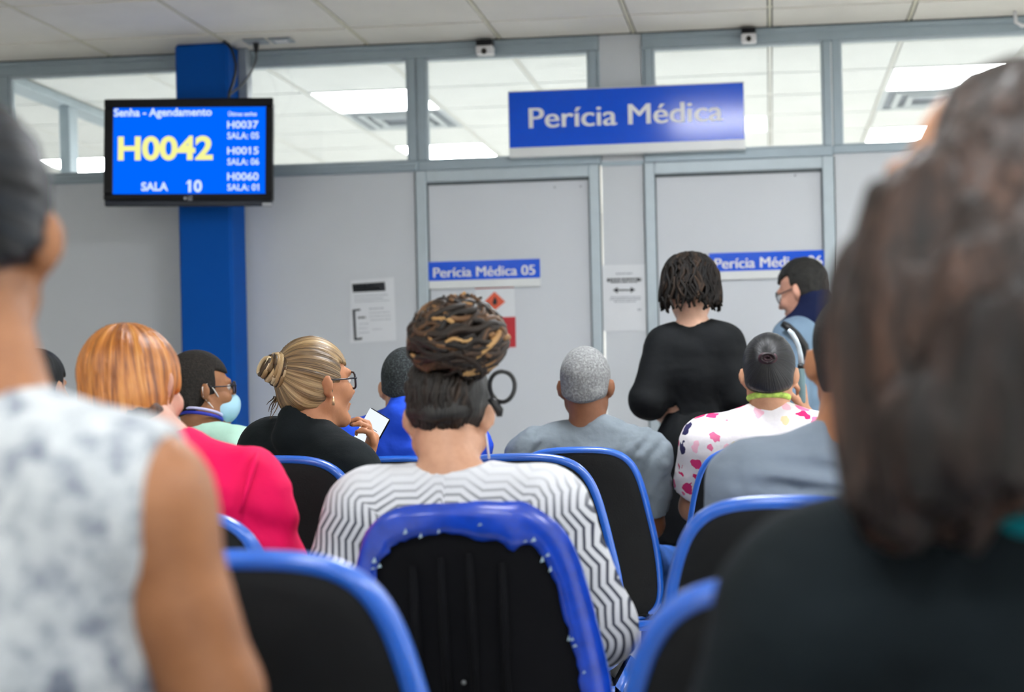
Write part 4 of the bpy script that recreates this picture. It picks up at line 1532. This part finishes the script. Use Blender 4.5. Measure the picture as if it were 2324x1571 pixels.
# --- ginger haired woman in pink
c7 = J(354, 988, 2.76)
P3 = Person('woman with short ginger hair in a bright pink jacket', Head(J(307, 885, 2.84), 14, 10, -12, .97), c7,
            J(185, 1102, 2.78), J(545, 1104, 2.78), J(110, 1330, 2.80), J(612, 1335, 2.80), lap(J(110, 1330, 2.80), .1), lap(J(612, 1335, 2.80), -.1), SK['rosy'], bulk=1.06, arm=1.05)
pk = fabric('pink_cloth', (246, 2, 92), .75, .06, 5, .35, .3)
P3.garment('jacket', pk, g=.016, sleeve=('long', .95), neckr=.066, neck_dz=.004, wrinkle=.008, wfreq=11, flare=.008, seed=4,
           folds=lambda X, Y, Z: -.0035 * np.sin((Z * .8 + X * .6) * 6.283 / .065 + 3 * vnoise(X * 8, Y * 8, Z * 8, 4)) * np.exp(-((X - J(600, 1230, 2.75)[0]) / .08) ** 2 - ((Z - J(600, 1230, 2.75)[2]) / .085) ** 2),
           extra=[(f_ell(J(572, 1056, 2.76), (.026, .045, .026)), .022), (f_cone(J(585, 1085, 2.77), J(608, 1170, 2.77), .040, .046), .04)])
sm = MB().tube([J(585, 1028, 2.72), J(574, 1060, 2.70), J(560, 1110, 2.68), J(545, 1165, 2.675)], [.005, .0065, .005, .003], 8)
sm.build('shoulder_seam', pk, P3.root, True)
MB().ball(J(646, 1124, 2.785), .0055, 8, 12).build('button', pk, P3.root, True)
P3.trousers(fabric('dark_trousers_b', (44, 44, 52)))
gm = hair_mat('ginger_hair', [(70, 34, 14), (130, 70, 24), (186, 112, 42), (214, 142, 66), (232, 180, 112)], .35, 5.5, .5, .6)
P3.hair(gm, r=(.094, .114, .108), c=(0, -.012, .026), front=(.085, -.30), back=.022, nape=-.105, amp=.0042, freq=52, pole=(.012, -.03, .135), side_z=-.03, streak=(9, 1.0),
        extra=[(f_ell(P3.H.w(.0, -.052, -.050), A(.078, .056, .062) * .97, P3.H.R), .035)], voxel=.0048)

ul = run([(f_ell(P3.H.w(.004, -.046, -.072), A(.080, .056, .054), P3.H.R), .01)], .005)  # nape hair, with the shade there painted into its dark colour
ul.disp(lambda X, Y, Z: -(vnoise(X * 90, Y * 90, Z * 14, 5) - .5) * .006)
V, F = ul.mesh()
mesh_obj('hair_shade_layer', V, F, hair_mat('shaded_ginger_hair', [(30, 15, 8), (66, 36, 18), (112, 64, 28)], .5, 6), P3.root, True, {'strand': np.stack([V[:, 0] * 14, V[:, 1] * 14, V[:, 2] * 2], 1)})

# --- man in grey T-shirt, right
c7 = J(1935, 965, 2.74)
P5 = Person('man with cropped black hair and grey T-shirt, half hidden by long brown hair', Head(J(1947, 822, 2.82), 6, 6, 0, 1.04), c7,
            J(1712, 1072, 2.76), J(2165, 1068, 2.76), J(1655, 1340, 2.80), J(2215, 1340, 2.80), lap(J(1655, 1340, 2.80), .1), lap(J(2215, 1340, 2.80), -.1), SK['warm'], bulk=1.08, arm=1.12, neck_r=.062)
P5.garment('t_shirt', fabric('grey_jersey', (128, 140, 154), .9, .08, 8, .4), g=.014, sleeve=('short', .85), neckr=.074, neck_dz=.004, wrinkle=.009, wfreq=12, seed=8,
           folds=lambda X, Y, Z: -.0075 * np.sin((Z + .10 * X) * 6.283 / .043 + 2.5 * vnoise(X * 9, Y * 9, Z * 9, 3)) * np.exp(-((X - J(1850, 1090, 2.7)[0]) / .10) ** 2 - ((Z - J(1850, 1092, 2.7)[2]) / .050) ** 2))
P5.trousers(fabric('dark_trousers_c', (46, 50, 62)))
P5.hair(hair_mat('cropped_black_hair', [(14, 15, 15), (32, 33, 32), (52, 53, 52)], .7, 9, .8, .3), t=.007, nape=-.085, amp=0.0, frizz=.0022, side_z=-.012)

# --- blond woman with a bun
c7 = J(688, 962, 3.74)
hpd = (nrm(A(.30, .05, .95)), nrm(A(-.75, -.35, .2)), -1, .75, 1.0)
shR6, shL6 = J(790, 1052, 3.66), J(612, 1000, 3.84)
P6 = Person('blond woman with a bun and glasses in a black jacket', Head(J(716, 872, 3.78), 44, -4, 0, .96), c7,
            shL6, shR6, J(640, 1200, 3.98), J(795, 1205, 3.78), J(740, 1190, 4.08), J(824, 1072, 3.92), SK['warm'], bulk=.98, arm=1.0, hand=(None, hpd), voxel=.0065,
            pelvis=J(690, 1400, 3.80) * A(1, 1, 0) + A(0, 0, .53))
bj = fabric('black_cloth', (17, 24, 27), .85, .12, 6, .3, .2)
P6.garment('jacket', bj, g=.016, sleeve=('long', .93), neckr=.062, neck_dz=.012, wrinkle=.004, wfreq=14, seed=11,
           extra=[(f_cone(P6.c7 - P6.fw * .03 - A(0, 0, .03), P6.c7 - P6.fw * .022 + A(0, 0, .012), .055, .045), .03)])
P6.trousers(fabric('dark_trousers_d', (36, 38, 46)))
blo = [(34, 25, 16), (74, 56, 34), (138, 110, 72), (182, 154, 110), (220, 200, 162)]
bm = hair_mat('blond_hair', blo, .36, 5.0, .5, .6)
bunc = J(630, 838, 3.72)
q = bunc - P6.H.c
pole6 = tuple(P6.H.R @ q / P6.H.s)
h6 = P6.hair(bm, r=(.082, .100, .100), c=(0, -.011, .028), front=(.066, -.30), back=.012, nape=-.078, amp=.0042, freq=46, pole=pole6, side_z=-.012, streak=(8, 1.0), voxel=.0048)
paths, rads, rnd = [], [], []
ax = nrm(bunc - P6.H.w(0, -.02, .02)); e1 = nrm(np.cross(ax, A(0, 0, 1))); e2 = np.cross(ax, e1)
rr = np.random.default_rng(5)
for k in range(34):
    tt = np.linspace(0, 1, 30)
    ang = rr.uniform(0, 6.28) + tt * rr.uniform(4, 7.5)
    lay = rr.uniform(0, 1)
    R_ = (.044 - .024 * lay) * (1 + .05 * np.sin(tt * 6 + k)); hgt = -.018 + .056 * lay + .008 * np.sin(tt * 5 + k)
    p = bunc + ax[None] * (np.zeros(30) + hgt)[:, None] + (e1[None] * np.cos(ang)[:, None] + e2[None] * np.sin(ang)[:, None]) * R_[:, None]
    paths.append(p); rads.append(np.full(30, rr.uniform(.0045, .0075))); rnd.append(rr.uniform(.2, .95))
bmat = clump_mat('blond_locks', blo, .4)
clumps('bun', paths, rads, bmat, h6, 6, rnd)
paths, rads, rnd = [], [], []
tt = np.linspace(0, 1, 12)
for k in range(7):
    p0, p1 = J(622 + k * 3, 900, 3.74), J(606 + k * 2.2, 905 + 16 * (k % 3) + 14, 3.72)
    paths.append(np.array([p0 + (p1 - p0) * t + A(.002 * math.sin(t * 6 + k), 0, 0) for t in tt])); rads.append(np.linspace(.0022, .0006, 12)); rnd.append(.15 + .05 * k)
clumps('loose_strand', paths, rads, bmat, h6, 5, rnd)
glasses(P6, M['glasses'], half=(.027, .022), square=True)
e_ = P6.H.w(.083, .002, -.040)
MB().tube([e_ + A(0, 0, .006), e_ + A(.001, -.003, -.004), e_ + A(0, -.002, -.016)], [.002, .0034, .0045], 8).build('earring', M['gold'], P6.root, True)
# phone in her hand
ph = J(838, 982, 3.955)
pu = nrm(A(.50, .05, .86)); pn = nrm(A(-.25, -.93, .18)); pn = nrm(pn - pu * pn.dot(pu)); px_ = np.cross(pu, pn)
po = empty('smartphone', tuple(ph), 'smartphone with a bright white page held up by the blond woman', 'phone')


def pbox(nm, w, h, d0, d1, mat, bev):
    m = MB().box(-w / 2, w / 2, -d1, -d0, -h / 2, h / 2, bev)
    m.xf(lambda p: ph + px_ * p[0] - pn * p[1] + pu * p[2])
    return m.build(nm, mat, po)


pbox('case', .072, .118, -.008, 0, M['black_plastic'], .004)
ps = pbox('display', .068, .114, .0, .0008, emis('phone_white_page', (240, 248, 255), .95), .0003)
m = MB(); m.add([ph + pn * .0014 + px_ * a + pu * b for a, b in ((-.026, .012), (.020, .012), (.020, .0136), (-.026, .0136))], [(0, 1, 2, 3)]); m.build('page_rule', M['ink_grey'], ps)

# --- man with mask in mint shirt
c7 = J(450, 962, 4.70)
P7 = Person('man in a mint green shirt with glasses and pale blue face mask', Head(J(456, 886, 4.74), 52, -3, 0, 1.0), c7,
            J(345, 1012, 4.78), J(552, 1018, 4.68), J(330, 1190, 4.85), J(590, 1190, 4.80), lap(J(330, 1190, 4.85), .1), lap(J(590, 1190, 4.8), -.1), SK['brown'], bulk=1.05, arm=1.05)
P7.garment('shirt', fabric('mint_cloth', (190, 232, 212), .85, .04, 6, .3), g=.015, sleeve=('short', .9), neckr=.066, wrinkle=.006, wfreq=16, seed=14)
P7.trousers(fabric('dark_trousers_e', (40, 44, 60)))
P7.hair(hair_mat('short_dark_hair', [(14, 12, 10), (32, 27, 22), (58, 50, 42)], .6, 9, .8, .35), t=.012, nape=-.085, amp=0, frizz=.003, back=.0, front=(.072, -.30), side_z=-.03)
for i_, (dz, mt, rad) in enumerate(((.020, plain('lanyard_blue', (36, 48, 170), .6), .0055), (.034, plain('lanyard_pale', (206, 204, 240), .6), .0045))):
    ang = np.linspace(0, 2 * math.pi, 41)
    MB().tube([P7.c7 + P7.L * .066 * math.cos(a) + P7.fw * (.015 + .062 * math.sin(a)) + A(0, 0, dz - .018 * math.sin(a)) for a in ang], rad, 8, False).build('lanyard', mt, P7.root, True)
mk = run([(f_ell(P7.H.w(0, .058, -.066), (.0615, .060, .052), P7.H.R), .01), (f_ell(P7.H.w(0, .088, -.045), (.028, .034, .03), P7.H.R), .03)], .005)
def mcut(X, Y, Z):
    x, y, z = P7.H.loc(X, Y, Z)
    return np.maximum(.030 - y, np.maximum(z + .022, -.128 - z))
mk.cut(mcut, k=.004)
V, F = mk.mesh(); mo = mesh_obj('face_mask', V, F, M['mask_blue'], P7.root)
for sx in (-1, 1):
    MB().tube([P7.H.w(sx * .058, .040, -.030), P7.H.w(sx * .073, .020, .0), P7.H.w(sx * .078, .0, .022), P7.H.w(sx * .084, -.020, .010), P7.H.w(sx * .082, -.018, -.020), P7.H.w(sx * .068, .012, -.055), P7.H.w(sx * .052, .042, -.090)], .0022, 6).build('ear_loop', M['mask_white'], mo, True)
glasses(P7, M['glasses'], half=(.026, .019), square=True, lens_y=.106)

# --- man in blue shirt
c7 = J(928, 930, 4.70)
P8 = Person('man in a bright blue shirt, mostly hidden behind the piled up locks', Head(J(925, 880, 4.74), 0, 8, 0, .99), c7,
            J(812, 990, 4.72), J(1050, 995, 4.72), J(785, 1180, 4.78), J(1075, 1180, 4.78), lap(J(785, 1180, 4.78), .1), lap(J(1075, 1180, 4.78), -.1), SK['tan'], bulk=1.05, arm=1.02)
bl_ = fabric('royal_blue_cloth', (34, 84, 226), .7, .10, 6, .6, .3)
P8.garment('shirt', bl_, g=.016, sleeve=('short', .9), neckr=.064, wrinkle=.009, wfreq=13, seed=17, extra=[(f_cone(P8.c7 - A(0, .02, .02), P8.c7 + A(0, -.006, .008), .070, .064), .02)], neck_dz=.008)
P8.trousers(fabric('dark_trousers_f', (40, 44, 60)))
P8.hair(hair_mat('greying_black_hair', [(20, 24, 26), (40, 46, 48), (96, 104, 106)], .65, 12, .8, .3), t=.010, nape=-.048, amp=0, frizz=.0035)

# --- grey haired man
c7 = J(1335, 957, 4.70)
P9 = Person('grey haired man in a grey T-shirt sitting before the left door', Head(J(1330, 878, 4.74), 2, 4, 0, .98), c7,
            J(1205, 1020, 4.72), J(1460, 1022, 4.72), J(1180, 1190, 4.78), J(1475, 1190, 4.80), lap(J(1180, 1190, 4.78), .1), lap(J(1475, 1190, 4.8), -.05), SK['dark'], bulk=1.05, arm=1.06,
            knees=[J(1250, 1290, 5.14), J(1512, 1292, 5.08)])
gt = fabric('worn_grey_jersey', (122, 132, 140), .9, .08, 7, .5)
P9.garment('t_shirt', gt, g=.015, sleeve=('short', .82), neckr=.066, neck_dz=.004, wrinkle=.010, wfreq=14, seed=20,
           folds=lambda X, Y, Z: -.006 * np.sin((X * .8 - Z * .6) * 6.283 / .042 + 2 * vnoise(X * 9, Y * 9, Z * 9, 6)) * np.exp(-((np.abs(X - P9.c7[0]) - .17) / .055) ** 2 - ((Z - P9.c7[2] + .10) / .09) ** 2))
P9.trousers(fabric('blue_denim', (66, 112, 196), .85, .2, 16, .5), name='jeans')
P9.hair(hair_mat('grey_curly_hair', [(104, 106, 106), (150, 152, 152), (198, 200, 200)], .75, 10, .9, .25), t=.010, nape=-.058, amp=0, frizz=.0035, front=(.07, -.3))

# --- woman in flowered blouse
c7 = J(1745, 922, 4.70)
hp10 = (nrm(A(-.05, .0, 1)), nrm(A(-.9, .3, 0)), 1, .9, 1.0)
P10 = Person('woman with black tied back hair in a white blouse with pink flowers', Head(J(1746, 852, 4.74), 2, 10, 0, .99), c7,
             J(1610, 995, 4.72), J(1885, 995, 4.72), J(1578, 1150, 4.80), J(1905, 1110, 4.86), lap(J(1578, 1150, 4.80), .08), J(1826, 945, 4.92), SK['tan'], bulk=1.12, arm=1.15, hand=(None, hp10), voxel=.0068)


def flower_mat():
    t = NT('flowered_cloth')
    co = t.coord()
    w = t.n('ShaderNodeTexNoise'); w.inputs['Scale'].default_value = 22; w.inputs['Detail'].default_value = 2; t.l(co, w.inputs['Vector'])
    mp = t.n('ShaderNodeMix', data_type='VECTOR'); mp.inputs[0].default_value = .045
    t.l(co, mp.inputs[4]); t.l(w.outputs['Color'], mp.inputs[5])
    v = t.n('ShaderNodeTexVoronoi'); v.inputs['Scale'].default_value = 23; v.inputs['Randomness'].default_value = .95
    t.l(mp.outputs[1], v.inputs['Vector'])
    sp = t.n('ShaderNodeSeparateColor'); t.l(v.outputs['Color'], sp.inputs[0])
    size = t.math('MULTIPLY', sp.outputs[0], .50)
    petal = t.math('MULTIPLY', t.noise(co, 60, 2), .26)
    inside = t.math('LESS_THAN', t.math('ADD', v.outputs['Distance'], petal), t.math('ADD', size, .16))
    colr = t.ramp(sp.outputs[1], [(0, srgb(232, 120, 160)), (.28, srgb(214, 40, 104)), (.52, srgb(244, 190, 206)), (.74, srgb(46, 44, 84)), (.84, srgb(236, 216, 170)), (.92, srgb(222, 60, 120))], 'CONSTANT')
    col = t.mix(inside, srgb(236, 232, 234), colr)
    return t.done(col, .85, 0, .2, t.bump(t.noise(co, 12, 3), .4, .02))


P10.garment('blouse', flower_mat(), g=.015, sleeve=('short', .78), neckr=.062, wrinkle=.005, wfreq=14, seed=23, flare=.008)
ang = np.linspace(0, 2 * math.pi, 41)
MB().tube([P10.c7 + A(.060 * math.cos(a), .018 + .058 * math.sin(a), .026 - .010 * math.sin(a)) for a in ang], .0095, 8, False).build('collar_band', plain('lime_trim', (176, 206, 92), .8, var=.35, scale=60), P10.root, True)
P10.trousers(fabric('dark_trousers_g', (36, 38, 48)))
h10 = P10.hair(hair_mat('glossy_black_hair', [(5, 6, 8), (13, 14, 17), (34, 36, 44)], .40, 5.5, .5, .45), t=.013, nape=-.072, amp=.0012, freq=60, pole=(0, -.112, .035), streak=(9, .6), side_z=.0)
paths, rads, rnd = [], [], []
rr = np.random.default_rng(8)
bc_ = P10.H.w(0, -.108, .034)
for k in range(22):
    tt = np.linspace(0, 1, 16); ang = rr.uniform(0, 6.28) + tt * 5
    R_ = rr.uniform(.006, .020)
    paths.append(np.stack([bc_[0] + R_ * 1.3 * np.cos(ang), bc_[1] - .004 - .012 * rr.random() + 0 * tt, bc_[2] + R_ * .8 * np.sin(ang)], 1)); rads.append(np.full(16, .0045)); rnd.append(rr.random())
clumps('hair_knot', paths, rads, clump_mat('plum_hair', [(22, 12, 16), (48, 22, 32), (78, 40, 52)], .4), h10, 6, rnd)
# the tube she holds up
tp = [J(1820, 915, 4.90), J(1819, 836, 4.90)]
tb = empty('drink_tube', tuple(tp[0]), 'grey tube with black band and shiny bent top beside the tied back hair', 'bottle')
MB().tube([tp[0], tp[0] * .95 + tp[1] * .05, tp[0] * .05 + tp[1] * .95, tp[1]], [.0105, .012, .012, .011], 12).build('barrel', plain('grey_green_tube', (104, 134, 140), .35), tb, True)
MB().tube([J(1819, 836, 4.90), J(1819, 827, 4.90)], .0125, 12).build('band', M['cable'], tb, True)
MB().tube([J(px, py, 4.90) for px, py in ((1818, 827), (1817, 806), (1812, 786), (1805, 770), (1797, 757), (1789, 748))], [.0085, .0085, .0085, .009, .009, .006], 12).build('clear_top', plain('clear_shiny_plastic', (176, 188, 196), .08, spec=.9, coat=.6), tb, True)

# --- standing woman in black
hp11 = (nrm(A(.9, .35, -.02)), nrm(A(.1, -.3, -.9)), -1, .5, .95)
P11 = Person('standing woman with wavy dark hair in a long black dress, back turned', Head(J(1567, 664, 5.40), -4, 14, 0, .97), J(1572, 728, 5.34),
             J(1512, 772, 5.36), J(1640, 768, 5.36), J(1470, 908, 5.30), J(1680, 905, 5.34), J(1508, 946, 5.46), J(1655, 960, 5.52), SK['fair'], standing=True, bulk=.92, waistw=.72,
             pelvis=J(1588, 1015, 5.38), hand=(hp11, None), voxel=.0065, arm=.92, neck_r=.05, hipw=.92)
blk = fabric('black_crepe', (9, 13, 16), .8, .15, 6, .3, .25)
P11.garment('blouse', blk, g=.012, sleeve=('long', .26), neckr=.078, neck_dz=-.006, wrinkle=.005, wfreq=14, seed=27, flare=.005, hem=P11.waist[2] - .02,
            extra=[(f_cone(P11.chest, P11.waist + A(0, 0, .10), .104, .084, P11.L, 1.28), .05)])
zk = J(1530, 1232, 5.38)[2]
fs = run([(f_cone(P11.waist + A(0, 0, .03), P11.pel, .086, .125, P11.L, 1.22), .04), (f_cone(P11.pel, A(P11.pel[0] - .095, P11.pel[1], zk), .125, .10, P11.L, 1.25), .05)], .008)
fs.cut(lambda X, Y, Z: zk - Z + 0 * X + 0 * Y, k=.004)
fs.disp(lambda X, Y, Z: -(vnoise(X * 24, Y * 24, Z * 2.2, 3) - .5) * .012)
V, F = fs.mesh(); mesh_obj('skirt', V, F, blk, P11.root)
paths, rads, rnd = [], [], []
rr = np.random.default_rng(33)
H = P11.H
for k in range(230):
    az = rr.uniform(-2.75, 2.75)                       # 0 = back of the head
    st = rr.uniform(.0, .9)
    tt = np.linspace(0, 1, 16)
    th = st * .9 + tt * (1.50 - st * .6)
    Rr = 1.04 + .15 * rr.random()
    x = np.sin(az) * np.sin(th) * .092 * Rr; y = -np.cos(az) * np.sin(th) * .102 * Rr - .012; z = .036 + .092 * np.cos(th) * Rr
    drop = np.clip((tt - .62) / .38, 0, 1)
    ln = rr.uniform(.075, .125) * (1 if abs(az) < .9 else .70)
    z = z - drop * ln; wv = .016 * tt * np.sin(tt * rr.uniform(14, 24) + k)
    x = x + wv * math.cos(az) + drop * .006 * math.sin(az); y = y + wv * math.sin(az) - drop * .004 * math.cos(az)
    if abs(az) > 2.2 : z = np.maximum(z, .02)
    paths.append(np.array([H.w(a, b, c_) for a, b, c_ in zip(x, y, z)])); rads.append(np.linspace(.0062, .0040, 16) * rr.uniform(.8, 1.4)); rnd.append(rr.random())
h11 = P11.hair(hair_mat('dark_wavy_base', [(6, 5, 5), (13, 11, 9), (22, 18, 14)], .6, spec=.2), t=.012, nape=-.050, back=.01, front=(.07, -.25), amp=.002)
clumps('wavy_locks', paths, rads, clump_mat('dark_wavy_hair', [(7, 6, 5), (15, 12, 10), (26, 20, 15), (52, 38, 27)], .6, .2), h11, 6, rnd)

# --- standing man in jacket
P12 = Person('standing man in glasses and a blue grey jacket with navy collar, facing left', Head(J(1821, 662, 6.2), -64, 16, 0, 1.03), J(1858, 712, 6.16),
             J(1800, 760, 6.06), J(1912, 752, 6.34), J(1795, 900, 6.0), J(1905, 900, 6.3), J(1730, 930, 6.05), J(1850, 930, 6.42), SK['rosy'], standing=True, bulk=1.02,
             pelvis=J(1880, 1000, 6.22), neck_r=.056)
P12.garment('jacket', fabric('blue_grey_jacket', (118, 142, 164), .8, .08, 8, .4), g=.020, sleeve=('long', .95), neckr=.064, neck_dz=.02, wrinkle=.006, wfreq=14, seed=31, hem=.82)
nv = fabric('navy_cloth', (18, 28, 62), .85, .12, 8, .3)
cf = run([(f_cone(P12.c7 - A(0, 0, .015), P12.c7 + P12.fw * .01 + A(0, 0, .045), .088, .072, P12.L, 1.12), .02), (f_cone(P12.c7 + A(-.02, -.03, -.0), P12.sh[0] * .75 + P12.c7 * .25 + P12.fw * .06 + A(0, 0, .0), .062, .060), .03)], .007)
nf_ = f_cone(P12.c7 + P12.fw * .02 + A(0, 0, .03), P12.c7 + P12.fw * .03 + A(0, 0, .3), .058, .058)[0]
cf.cut(lambda X, Y, Z: -nf_(X, Y, Z), k=.004)
V, F = cf.mesh(); mesh_obj('collar', V, F, nv, P12.root)
MB().tube([J(px, py, Y_) for px, py, Y_ in ((1776, 735, 5.96), (1788, 742, 5.95), (1808, 760, 5.95), (1826, 785, 5.955), (1834, 815, 5.97))], [.014, .016, .016, .016, .014], 8).build('shoulder_strap', M['cable'], P12.root, True)
P12.trousers(fabric('dark_trousers_h', (34, 38, 50)))
P12.hair(hair_mat('short_black_hair', [(10, 11, 11), (22, 22, 20), (42, 40, 34)], .5, 9, .6, .4), t=.013, nape=-.060, amp=.001, frizz=.003, front=(.074, -.22), back=-.016, side_z=.012)
glasses(P12, M['glasses'], half=(.025, .022))

# --- dark head at far left
c7 = J(88, 972, 4.72)
P13 = Person('black haired person at the far left, head just above the marbled shoulder', Head(J(90, 882, 4.74), 10, 4, 0, .98), c7,
             J(-25, 1050, 4.74), J(200, 1050, 4.74), J(-45, 1220, 4.8), J(220, 1220, 4.8), lap(J(-45, 1220, 4.8), .1), lap(J(220, 1220, 4.8), -.1), SK['tan'], bulk=1.0)
P13.garment('shirt', fabric('navy_shirt', (30, 36, 50)), g=.014, sleeve=('short', .9), neckr=.066, seed=40)
P13.trousers(fabric('dark_trousers_i', (40, 42, 50)))
P13.hair(hair_mat('black_hair_far', [(8, 11, 12), (16, 20, 22), (30, 36, 38)], .5, 7, .5, .4), t=.013, nape=-.09, amp=.001)

# --- near woman, left edge
c7 = J(-62, 905, 1.30)
P1 = Person('near woman at the left edge in a marbled white sleeveless top', Head(J(-92, 540, 1.36), -14, 0, 0, 1.0), c7,
            J(-380, 1075, 1.30), J(318, 1085, 1.30), J(-470, 1560, 1.33), J(482, 1580, 1.33), lap(J(-470, 1560, 1.33), .12), lap(J(482, 1580, 1.33), -.12), SK['brown'], bulk=1.0, arm=1.02, neck_r=.058, voxel=.0065)


def marble_mat():
    t = NT('marbled_cloth')
    co = t.coord()
    n1 = t.noise(co, 23, 5, .66)
    n2 = t.noise(co, 42, 3, .6)
    f = t.math('ADD', t.math('MULTIPLY', n1, .75), t.math('MULTIPLY', n2, .25))
    col = t.ramp(f, [(.36, srgb(96, 103, 118)), (.43, srgb(138, 145, 156)), (.50, srgb(182, 189, 193)), (.60, srgb(204, 209, 211)), (.70, srgb(160, 167, 176))])
    return t.done(col, .85, 0, .2, t.bump(n2, .3, .01))


P1.garment('top', marble_mat(), g=.016, sleeve=None, extra=[(f_cone(J(178, 1130, 1.275), J(172, 1720, 1.30), .050, .058), .05)], neckr=.066, neck_dz=-.004, wrinkle=.004, wfreq=12, seed=43,
           cuts=[lambda X, Y, Z: (X - P1.sh[1][0]) * .985 - (Z - P1.sh[1][2]) * .05 - .026, lambda X, Y, Z: -(X - P1.sh[0][0]) * .985 - (Z - P1.sh[0][2]) * .10 - .014])
P1.trousers(fabric('dark_trousers_j', (40, 42, 52)))
P1.hair(hair_mat('blue_black_hair', [(5, 7, 9), (11, 14, 19), (30, 40, 50)], .45, 5, .5, .25), t=.017, nape=-.050, amp=.003, freq=44, back=-.012, front=(.062, -.25), pole=(-.01, -.115, .03), streak=(7, .8), side_z=.005, cut_more=None)

# --- near woman, right edge
c7 = J(2345, 1040, 1.26)
P2 = Person('near woman at the right edge with long brown hair and a dark jacket', Head(J(2272, 478, 1.32), -58, -8, 0, 1.05), c7,
            J(1890, 1350, 1.27), J(2700, 1290, 1.24), J(1745, 1760, 1.30), J(2820, 1700, 1.30), lap(J(1745, 1760, 1.30), .12), lap(J(2820, 1700, 1.3), -.12), SK['tan'], bulk=1.05, arm=1.1, voxel=.0068)
P2.garment('jacket', fabric('charcoal_cloth', (17, 25, 29), .9, .18, 9, .4, .2), g=.022, sleeve=('long', .95), neckr=.072, wrinkle=.006, wfreq=12, seed=47, flare=.008)
P2.garment('undershirt', fabric('teal_cloth', (0, 112, 122), .8, .08, 8, .2), g=.016, sleeve=None, neckr=.056, neck_dz=.03, wrinkle=0,
           extra=[(f_cone(P2.c7 - A(0, 0, .01), P2.c7 + A(0, .0, .045), .075, .066), .02), (f_cone(J(2235, 1100, 1.185), J(2330, 1062, 1.175), .012, .014), .01)])
P2.trousers(fabric('dark_trousers_k', (34, 36, 44)))
HB = hair_mat('brown_long_hair', [(6, 4, 3), (17, 10, 7), (40, 26, 19), (68, 46, 35), (112, 84, 70)], .45, 4.5, .7, .4)
H = P2.H
ext = []
def hc(a, b, ra, rb, k=.05): ext.append((f_cone(J(*a), J(*b), ra, rb), k))
hc((2400, 360, 1.25), (2150, 520, 1.20), .070, .055)
hc((2150, 520, 1.20), (2070, 720, 1.19), .055, .050)
hc((2070, 720, 1.19), (2055, 900, 1.19), .050, .046)
hc((2055, 900, 1.19), (2020, 1110, 1.185), .046, .036)
hc((2400, 470, 1.25), (2310, 760, 1.19), .085, .090)
hc((2290, 760, 1.19), (2190, 1020, 1.18), .085, .055)
hc((2450, 520, 1.26), (2430, 900, 1.18), .10, .08)
hc((2190, 700, 1.20), (2130, 1050, 1.18), .07, .05)
fl2 = run(ext, .006)
def face_free(X, Y, Z):
    x, y, z = H.loc(X, Y, Z)
    return np.maximum(np.maximum(.035 - y, .035 - z), 0 * x - .5)
fl2.cut(lambda X, Y, Z: -np.maximum(.050 - H.loc(X, Y, Z)[1], .040 - H.loc(X, Y, Z)[2]) * 1.0, k=.02)
fl2.disp(lambda X, Y, Z: -(vnoise(X * 40, Y * 40, Z * 6, 71) - .5) * .026 - (vnoise(X * 95, Y * 95, Z * 9, 72) - .5) * .010, .04)
V, F = fl2.mesh()
mesh_obj('hair', V, F, HB, P2.root, True, {'strand': np.stack([V[:, 0] * 9, V[:, 1] * 9, V[:, 2] * 1.6], 1)})
dl = run([(f_cone(J(2235, 800, 1.125), J(2150, 1000, 1.12), .040, .046), .03), (f_cone(J(2150, 1000, 1.12), J(2070, 1165, 1.13), .046, .026), .03), (f_cone(J(2330, 760, 1.12), J(2280, 1010, 1.11), .05, .04), .03)], .006)  # added locks, shade of the lower hair put into their dark colour
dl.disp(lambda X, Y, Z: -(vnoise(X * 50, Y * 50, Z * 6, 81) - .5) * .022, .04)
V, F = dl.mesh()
mesh_obj('hair_shade_layer', V, F, hair_mat('shaded_brown_hair', [(5, 3, 3), (13, 8, 6), (30, 19, 14), (62, 42, 33)], .5, 4.5, .6, .3), P2.root, True, {'strand': np.stack([V[:, 0] * 9, V[:, 1] * 9, V[:, 2] * 1.6], 1)})
P2.hair(HB, t=.004, front=(.106, -.10), back=.012, nape=-.08, amp=.002, name='hair_crown', pole=(.01, .05, .12), streak=(7, 1.0))

# ------------------------------------------------------------------ camera, world, render look
cd = bpy.data.cameras.new('camera')
cam = bpy.data.objects.new('camera', cd)
COL.objects.link(cam)
from mathutils import Matrix
cam.matrix_world = Matrix(((CR[0], CU[0], -FWD[0], CAM[0]), (CR[1], CU[1], -FWD[1], CAM[1]), (CR[2], CU[2], -FWD[2], CAM[2]), (0, 0, 0, 1)))
cd.sensor_width = 36.0
cd.sensor_fit = 'HORIZONTAL'
cd.lens = 36.0 * FPX / 2324.0
cd.shift_x = (1162.0 - PCX) / 2324.0
cd.shift_y = (PCY - 785.5) / 2324.0
cd.clip_start = .05
cd.dof.use_dof = True
cd.dof.focus_distance = 3.9
cd.dof.aperture_fstop = 2.7
SC.camera = cam

wd = bpy.data.worlds.new('world'); SC.world = wd; wd.use_nodes = True
wd.node_tree.nodes['Background'].inputs[0].default_value = (.8, .85, .9, 1)
wd.node_tree.nodes['Background'].inputs[1].default_value = .15
SC.view_settings.view_transform = 'Standard'
SC.view_settings.look = 'None'
SC.view_settings.exposure = 0.12
SC.view_settings.gamma = 1.0
SC.view_settings.use_curve_mapping = False
SC.cycles.max_bounces = 6
SC.cycles.diffuse_bounces = 3
SC.cycles.use_adaptive_sampling = True
SC.cycles.adaptive_threshold = .03
SC.cycles.transparent_max_bounces = 8
SC.cycles.use_denoising = True
